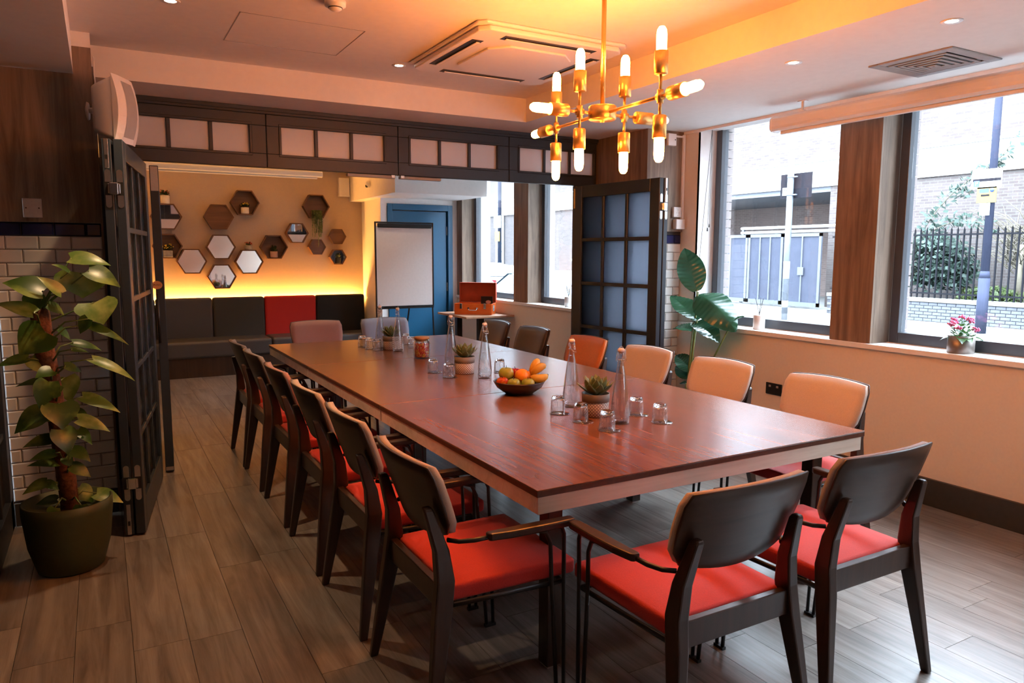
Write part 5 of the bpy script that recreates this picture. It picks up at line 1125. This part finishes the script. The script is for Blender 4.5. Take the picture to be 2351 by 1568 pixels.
# shrubs
def shrub(name, lab, c, rad, n, mat, sz, seed, berries=0, arch=None):
    t = thing(name, lab, 'shrub', c); q = random.Random(seed); f = MB()
    for i in range(n):
        a = q.random()*6.283; e = math.acos(q.uniform(-0.6, 1)); r = q.uniform(0.55, 1.0)
        p = Vector((rad[0]*r*math.sin(e)*math.cos(a), rad[1]*r*math.sin(e)*math.sin(a), rad[2]*(1+r*math.cos(e))*0.62))
        d = Vector((q.gauss(0, 1), q.gauss(0, 1), q.gauss(0.3, 1))).normalized()*sz; s = d.orthogonal().normalized()*sz*0.4
        f.add([p, p+d*0.5-s, p+d, p+d*0.5+s], [(0, 1, 2, 3)])
    br = MB()
    if arch:
        for (p0, p1, p2, nn) in arch:
            P0, P1, P2 = Vector(p0), Vector(p1), Vector(p2); pts = [P0*(1-u)**2+P1*2*u*(1-u)+P2*u*u for u in [i/10 for i in range(11)]]; br.tube(pts, 0.012, 4)
            for i in range(nn):
                u = q.random(); p = P0*(1-u)**2+P1*2*u*(1-u)+P2*u*u+Vector((q.gauss(0, 0.10), q.gauss(0, 0.10), q.gauss(0, 0.10))); d = Vector((q.gauss(0, 1), q.gauss(0, 1), q.gauss(0, 1))).normalized()*sz; s = d.orthogonal().normalized()*sz*0.4; f.add([p, p+d*0.5-s, p+d, p+d*0.5+s], [(0, 1, 2, 3)])
    else: br.tube([(0, 0, 0), (0.05, 0, rad[2])], [0.05, 0.02], 6)
    f.build('foliage', mat, t, kind='stuff'); br.build('branches', M['stickwood'], t)
    if berries:
        b = MB()
        for i in range(berries): a = q.uniform(0.2, 2.2); b.sphere((-rad[0]*0.9, rad[1]*q.uniform(0.2, 0.8), rad[2]*q.uniform(0.9, 1.35)), 0.05, 5, 4)
        b.build('berries', M['berry'], t, kind='stuff')
    return t
M['stickwood'] = pm('bare_twigs', (0.10, 0.085, 0.06), 0.9); M['berry'] = pm('orange_red_berries', (0.75, 0.10, 0.03), 0.5); M['shrub1'] = leafmat('grey_green_leaves', (0.018, 0.036, 0.027), (0.045, 0.075, 0.058), 0.6, 2); M['shrub2'] = leafmat('yellow_green_leaves', (0.035, 0.055, 0.012), (0.075, 0.10, 0.025), 0.6, 2)
s0 = px(2110, 640, 0, 19.3); s1_ = px(2215, 640, 0, 19.3); s2_ = px(2320, 500, 0, 19.4)
shrub('berry_shrub', 'dense grey-green shrub with red berries behind the railings', (19.35, s0.y-0.2, 0.2), (0.7, 1.25, 1.55), 2600, M['shrub1'], 0.16, 1, 26, [((0, 0.3, 1.8), (0, -0.3, 3.1), (0, -1.6, 3.6), 160), ((0, 0.2, 1.8), (-0.2, -0.8, 2.5), (-0.3, -1.7, 2.0), 120), ((0, -0.9, 2.9), (0, -1.5, 3.6), (0, -1.9, 4.1), 60)])
shrub('low_shrub', 'low yellowish plants at the foot of the railings', (19.35, s1_.y-0.6, 0.2), (0.45, 0.8, 0.45), 700, M['shrub2'], 0.13, 2)
tw = thing('bare_bush', 'pale tangle of bare twigs above the railings at the right', 'shrub', (19.4, s2_.y-0.3, 0.2)); tb = MB(); q = random.Random(4)
for i in range(90):
    a, e = q.random()*6.28, q.uniform(0.1, 1.2); d = Vector((math.cos(a)*0.5, math.sin(a), 0.9*math.sin(e)))*q.uniform(0.6, 1.3); b = Vector((0, q.uniform(-0.3, 0.3), q.uniform(0.9, 1.9)))
    tb.tube([b, b+d*0.5+Vector((0, 0, 0.15)), b+d], [0.014, 0.011, 0.006], 4)
tb.tube([(0, 0, 0), (0, 0, 1.6)], 0.07, 6).build('twigs', M['stickwood'], tw)
# posts and signs
M['galv'] = pm('galvanised_steel', (0.10, 0.11, 0.13), 0.5, 0.3, var=0.12, scale=6); M['lamppost'] = pm('blue_grey_lamp_post', (0.022, 0.025, 0.042), 0.7, var=0.1, scale=4, spec=0.1); M['signblack'] = pm('dark_sign_back', (0.012, 0.011, 0.014), 0.8, var=0.2, scale=20, spec=0.05); M['signwhite'] = pm('sign_white', (0.28, 0.28, 0.26), 0.5); M['signyellow'] = pm('sign_yellow', (0.22, 0.14, 0.008), 0.5); M['signblue'] = pm('sign_blue', (0.012, 0.03, 0.14), 0.5); M['sticker'] = pm('faded_stickers', (0.25, 0.255, 0.27), 0.7)
P0 = px(1800, 735, 2, GZ); topz = px(1823, 350, 1, P0.y).z
po = thing('sign_post', 'grey steel post carrying a dark sign seen from behind', 'post', (P0.x, P0.y, GZ))
MB().tube([(0, 0, 0), (0, 0, topz-GZ-0.02)], 0.078, 18).lathe([(0.078, topz-GZ-0.02), (0.06, topz-GZ), (0, topz-GZ)], 18).build('pole', M['galv'], po)
def plate(par, x0, y0, x1, y1, mat, base, off, nm='plate', t=0.012):
    a, b = px(x0, y0, 0, base.x+off), px(x1, y1, 0, base.x+off)
    return MB().mm((off-t/2, a.y-base.y, a.z-GZ), (off+t/2, b.y-base.y, b.z-GZ)).build(nm, mat, par)
sg = plate(po, 1794, 402, 1863, 452, M['signblack'], P0, 0.10, 'sign_plate')
plate(po, 1797, 432, 1807, 449, M['sticker'], P0, 0.085, 'sticker')
cpt = px(1802, 437, 0, P0.x+0.075)
text('letter_e', '(E)', 0.10, M['signblack'], po, (0.074, cpt.y-P0.y, cpt.z-GZ), (H, 0, -H))
for z_ in (407, 448): zz = px(1820, z_, 1, P0.y).z-GZ; MB().lathe([(0.082, zz-0.02), (0.086, zz-0.02), (0.086, zz+0.02), (0.082, zz+0.02)], 18).mm((-0.03, -0.20, zz-0.015), (0.02, -0.075, zz+0.015)).build('clamp', M['galv'], po)
for (ya, yb) in ((600, 640), (690, 705)): za, zb = px(1806, yb, 1, P0.y).z-GZ, px(1806, ya, 1, P0.y).z-GZ; MB().lathe([(0.0785, za), (0.080, za), (0.080, zb), (0.0785, zb)], 18).build('sticker', M['sticker'], po)
P1 = px(2250, 765, 2, GZ)
lp = thing('lamp_post', 'tall blue-grey lamp post with parking signs by the railings', 'post', (P1.x, P1.y, GZ))
MB().tube([(0, 0, 0), (0, 0, 1.2)], 0.11, 18).tube([(0, 0, 1.2), (0, 0, 1.35)], [0.11, 0.085], 18).tube([(0, 0, 1.35), (0.0, 0, 7.5)], [0.085, 0.06], 18).build('pole', M['lamppost'], lp)
def lplate(x0, y0, x1, y1, mat, nm, off=-0.11, t=0.012): return plate(lp, x0, y0, x1, y1, mat, P1, off, nm, t)
lplate(2233, 391, 2299, 430, M['signwhite'], 'parking_sign'); lplate(2234, 412.2, 2298, 413.2, M['signblack'], 'sign_line', -0.118, 0.004); lplate(2244, 431, 2286, 464, M['signyellow'], 'notice_sign'); lplate(2250, 467, 2271, 494, M['signwhite'], 'blank_sign')
lplate(2236, 416, 2248, 429, M['signblue'], 'parking_symbol_panel', -0.119, 0.004)
def ltext(s, x, y, size, mat): c = px(x, y, 0, P1.x-0.124); text('lettering', s, size, mat, lp, (-0.124, c.y-P1.y, c.z-GZ), (H, 0, -H))
ltext('P', 2242, 422.5, 0.13, M['signwhite'])
lplate(2249, 434, 2270, 442, M['signblue'], 'printed_block', -0.119, 0.004); lplate(2252, 447, 2271, 450, M['signblack'], 'printed_line', -0.119, 0.004)
c = px(2278, 436, 0, P1.x-0.119); MB().lathe([(0, 0), (0.045, 0), (0.045, 0.004), (0, 0.004)], 18, (-0.121, c.y-P1.y, c.z-GZ), rotto((-1, 0, 0))).build('round_symbol', M['signblue'], lp)
# second lamp post seen from the back room
P2 = px(1147, 610, 0, 14.6); lp2 = thing('lamp_post', 'slim grey lamp post seen through the back room window', 'post', (14.6, P2.y, GZ))
MB().tube([(0, 0, 0), (0, 0, 1.3)], 0.11, 14).tube([(0, 0, 1.3), (0, 0, 8)], [0.085, 0.06], 14).build('pole', M['lamppost'], lp2); MB().mm((-0.12, -0.3, 2.75), (-0.10, 0.3, 3.25)).build('sign_plate', M['signwhite'], lp2); MB().mm((-0.12, -0.2, 2.2), (-0.10, 0.2, 2.6)).build('sign_plate', M['signyellow'], lp2)
# cars
M['carwhite'] = pm('white_car_paint', (0.20, 0.205, 0.215), 0.25, var=0.01, coat=0.5); M['carblue'] = pm('silver_blue_car_paint', (0.12, 0.15, 0.17), 0.25, 0.2, var=0.02, coat=0.5); M['carglass'] = pm('dark_car_glass', (0.02, 0.03, 0.035), 0.05, var=0.05); M['tyre'] = pm('tyre_rubber', (0.015, 0.015, 0.015), 0.8); M['taillight'] = pm('red_tail_light', (0.5, 0.02, 0.02), 0.2)
def car(lab, paint, loc, rz):
    t = thing('car', lab, 'car', loc, rz, 'cars parked along the street')
    sec = [(-2.10, 0.30, 0.62, 0.66, 0.70), (-2.02, 0.25, 0.80, 0.80, 0.78), (-1.70, 0.22, 0.93, 0.95, 0.86), (-1.0, 0.2, 0.96, 1.38, 0.88), (-0.3, 0.2, 0.95, 1.47, 0.89), (0.35, 0.2, 0.94, 1.42, 0.89), (1.15, 0.2, 0.93, 0.96, 0.88), (1.85, 0.22, 0.80, 0.82, 0.82), (2.08, 0.30, 0.60, 0.64, 0.66)]
    V, Fc = [], []
    for (y, zb, zs, zt, w) in sec:
        tw_ = w*0.70 if zt > 1.1 else w*0.9
        for p in ((-w*0.96, zb), (-w, (zb+zs)/2), (-w*0.97, zs), (-tw_, zt-0.05 if zt > 1.1 else zt-0.01), (-tw_*0.8, zt), (tw_*0.8, zt), (tw_, zt-0.05 if zt > 1.1 else zt-0.01), (w*0.97, zs), (w, (zb+zs)/2), (w*0.96, zb)): V.append((p[0], y, p[1]))
    k = 10
    for i in range(len(sec)-1):
        for j in range(k): h = (j+1) % k; Fc.append((i*k+j, i*k+k+j, i*k+k+h, i*k+h))
    Fc += [tuple(range(k)), tuple(range((len(sec)-1)*k, len(sec)*k))[::-1]]
    MB().add(V, Fc, True).build('body', paint, t)
    MB().add([(-0.66, -1.05, 1.385), (0.66, -1.05, 1.385), (0.78, -1.66, 1.0), (-0.78, -1.66, 1.0)], [(0, 1, 2, 3)]).build('rear_window', M['carglass'], t)
    MB().add([(-0.64, 0.42, 1.405), (0.64, 0.42, 1.405), (0.76, 1.12, 1.0), (-0.76, 1.12, 1.0)], [(3, 2, 1, 0)]).build('windscreen', M['carglass'], t)
    for s in (-1, 1):
        MB().add([(s*0.87, -1.35, 1.0), (s*0.87, 0.85, 1.0), (s*0.665, 0.30, 1.39), (s*0.665, -0.95, 1.37)], [(0, 1, 2, 3)]).build('side_window', M['carglass'], t)
        MB().mm((s*0.62, -2.1, 0.72), (s*0.80, -2.0, 0.88)).build('tail_light', M['taillight'], t)
        for y in (-1.30, 1.30):
            o = MB().tube([(s*0.72, y, 0.32), (s*0.92, y, 0.32)], 0.32, 20).build('wheel', M['tyre'], t); MB().tube([(s*0.90, y, 0.32), (s*0.93, y, 0.32)], 0.20, 12).build('hubcap', M['galv'], o)
    return t
car('white car parked nearest the back room window', M['carwhite'], (8.1, 13.0, GZ-0.12), 0.0)
car('silver blue car parked further along the street', M['carblue'], (8.1, 18.2, GZ-0.12), 0.0)
car('white car parked on the far side of the street', M['carwhite'], (12.9, 25.0, GZ-0.12), 0.0)
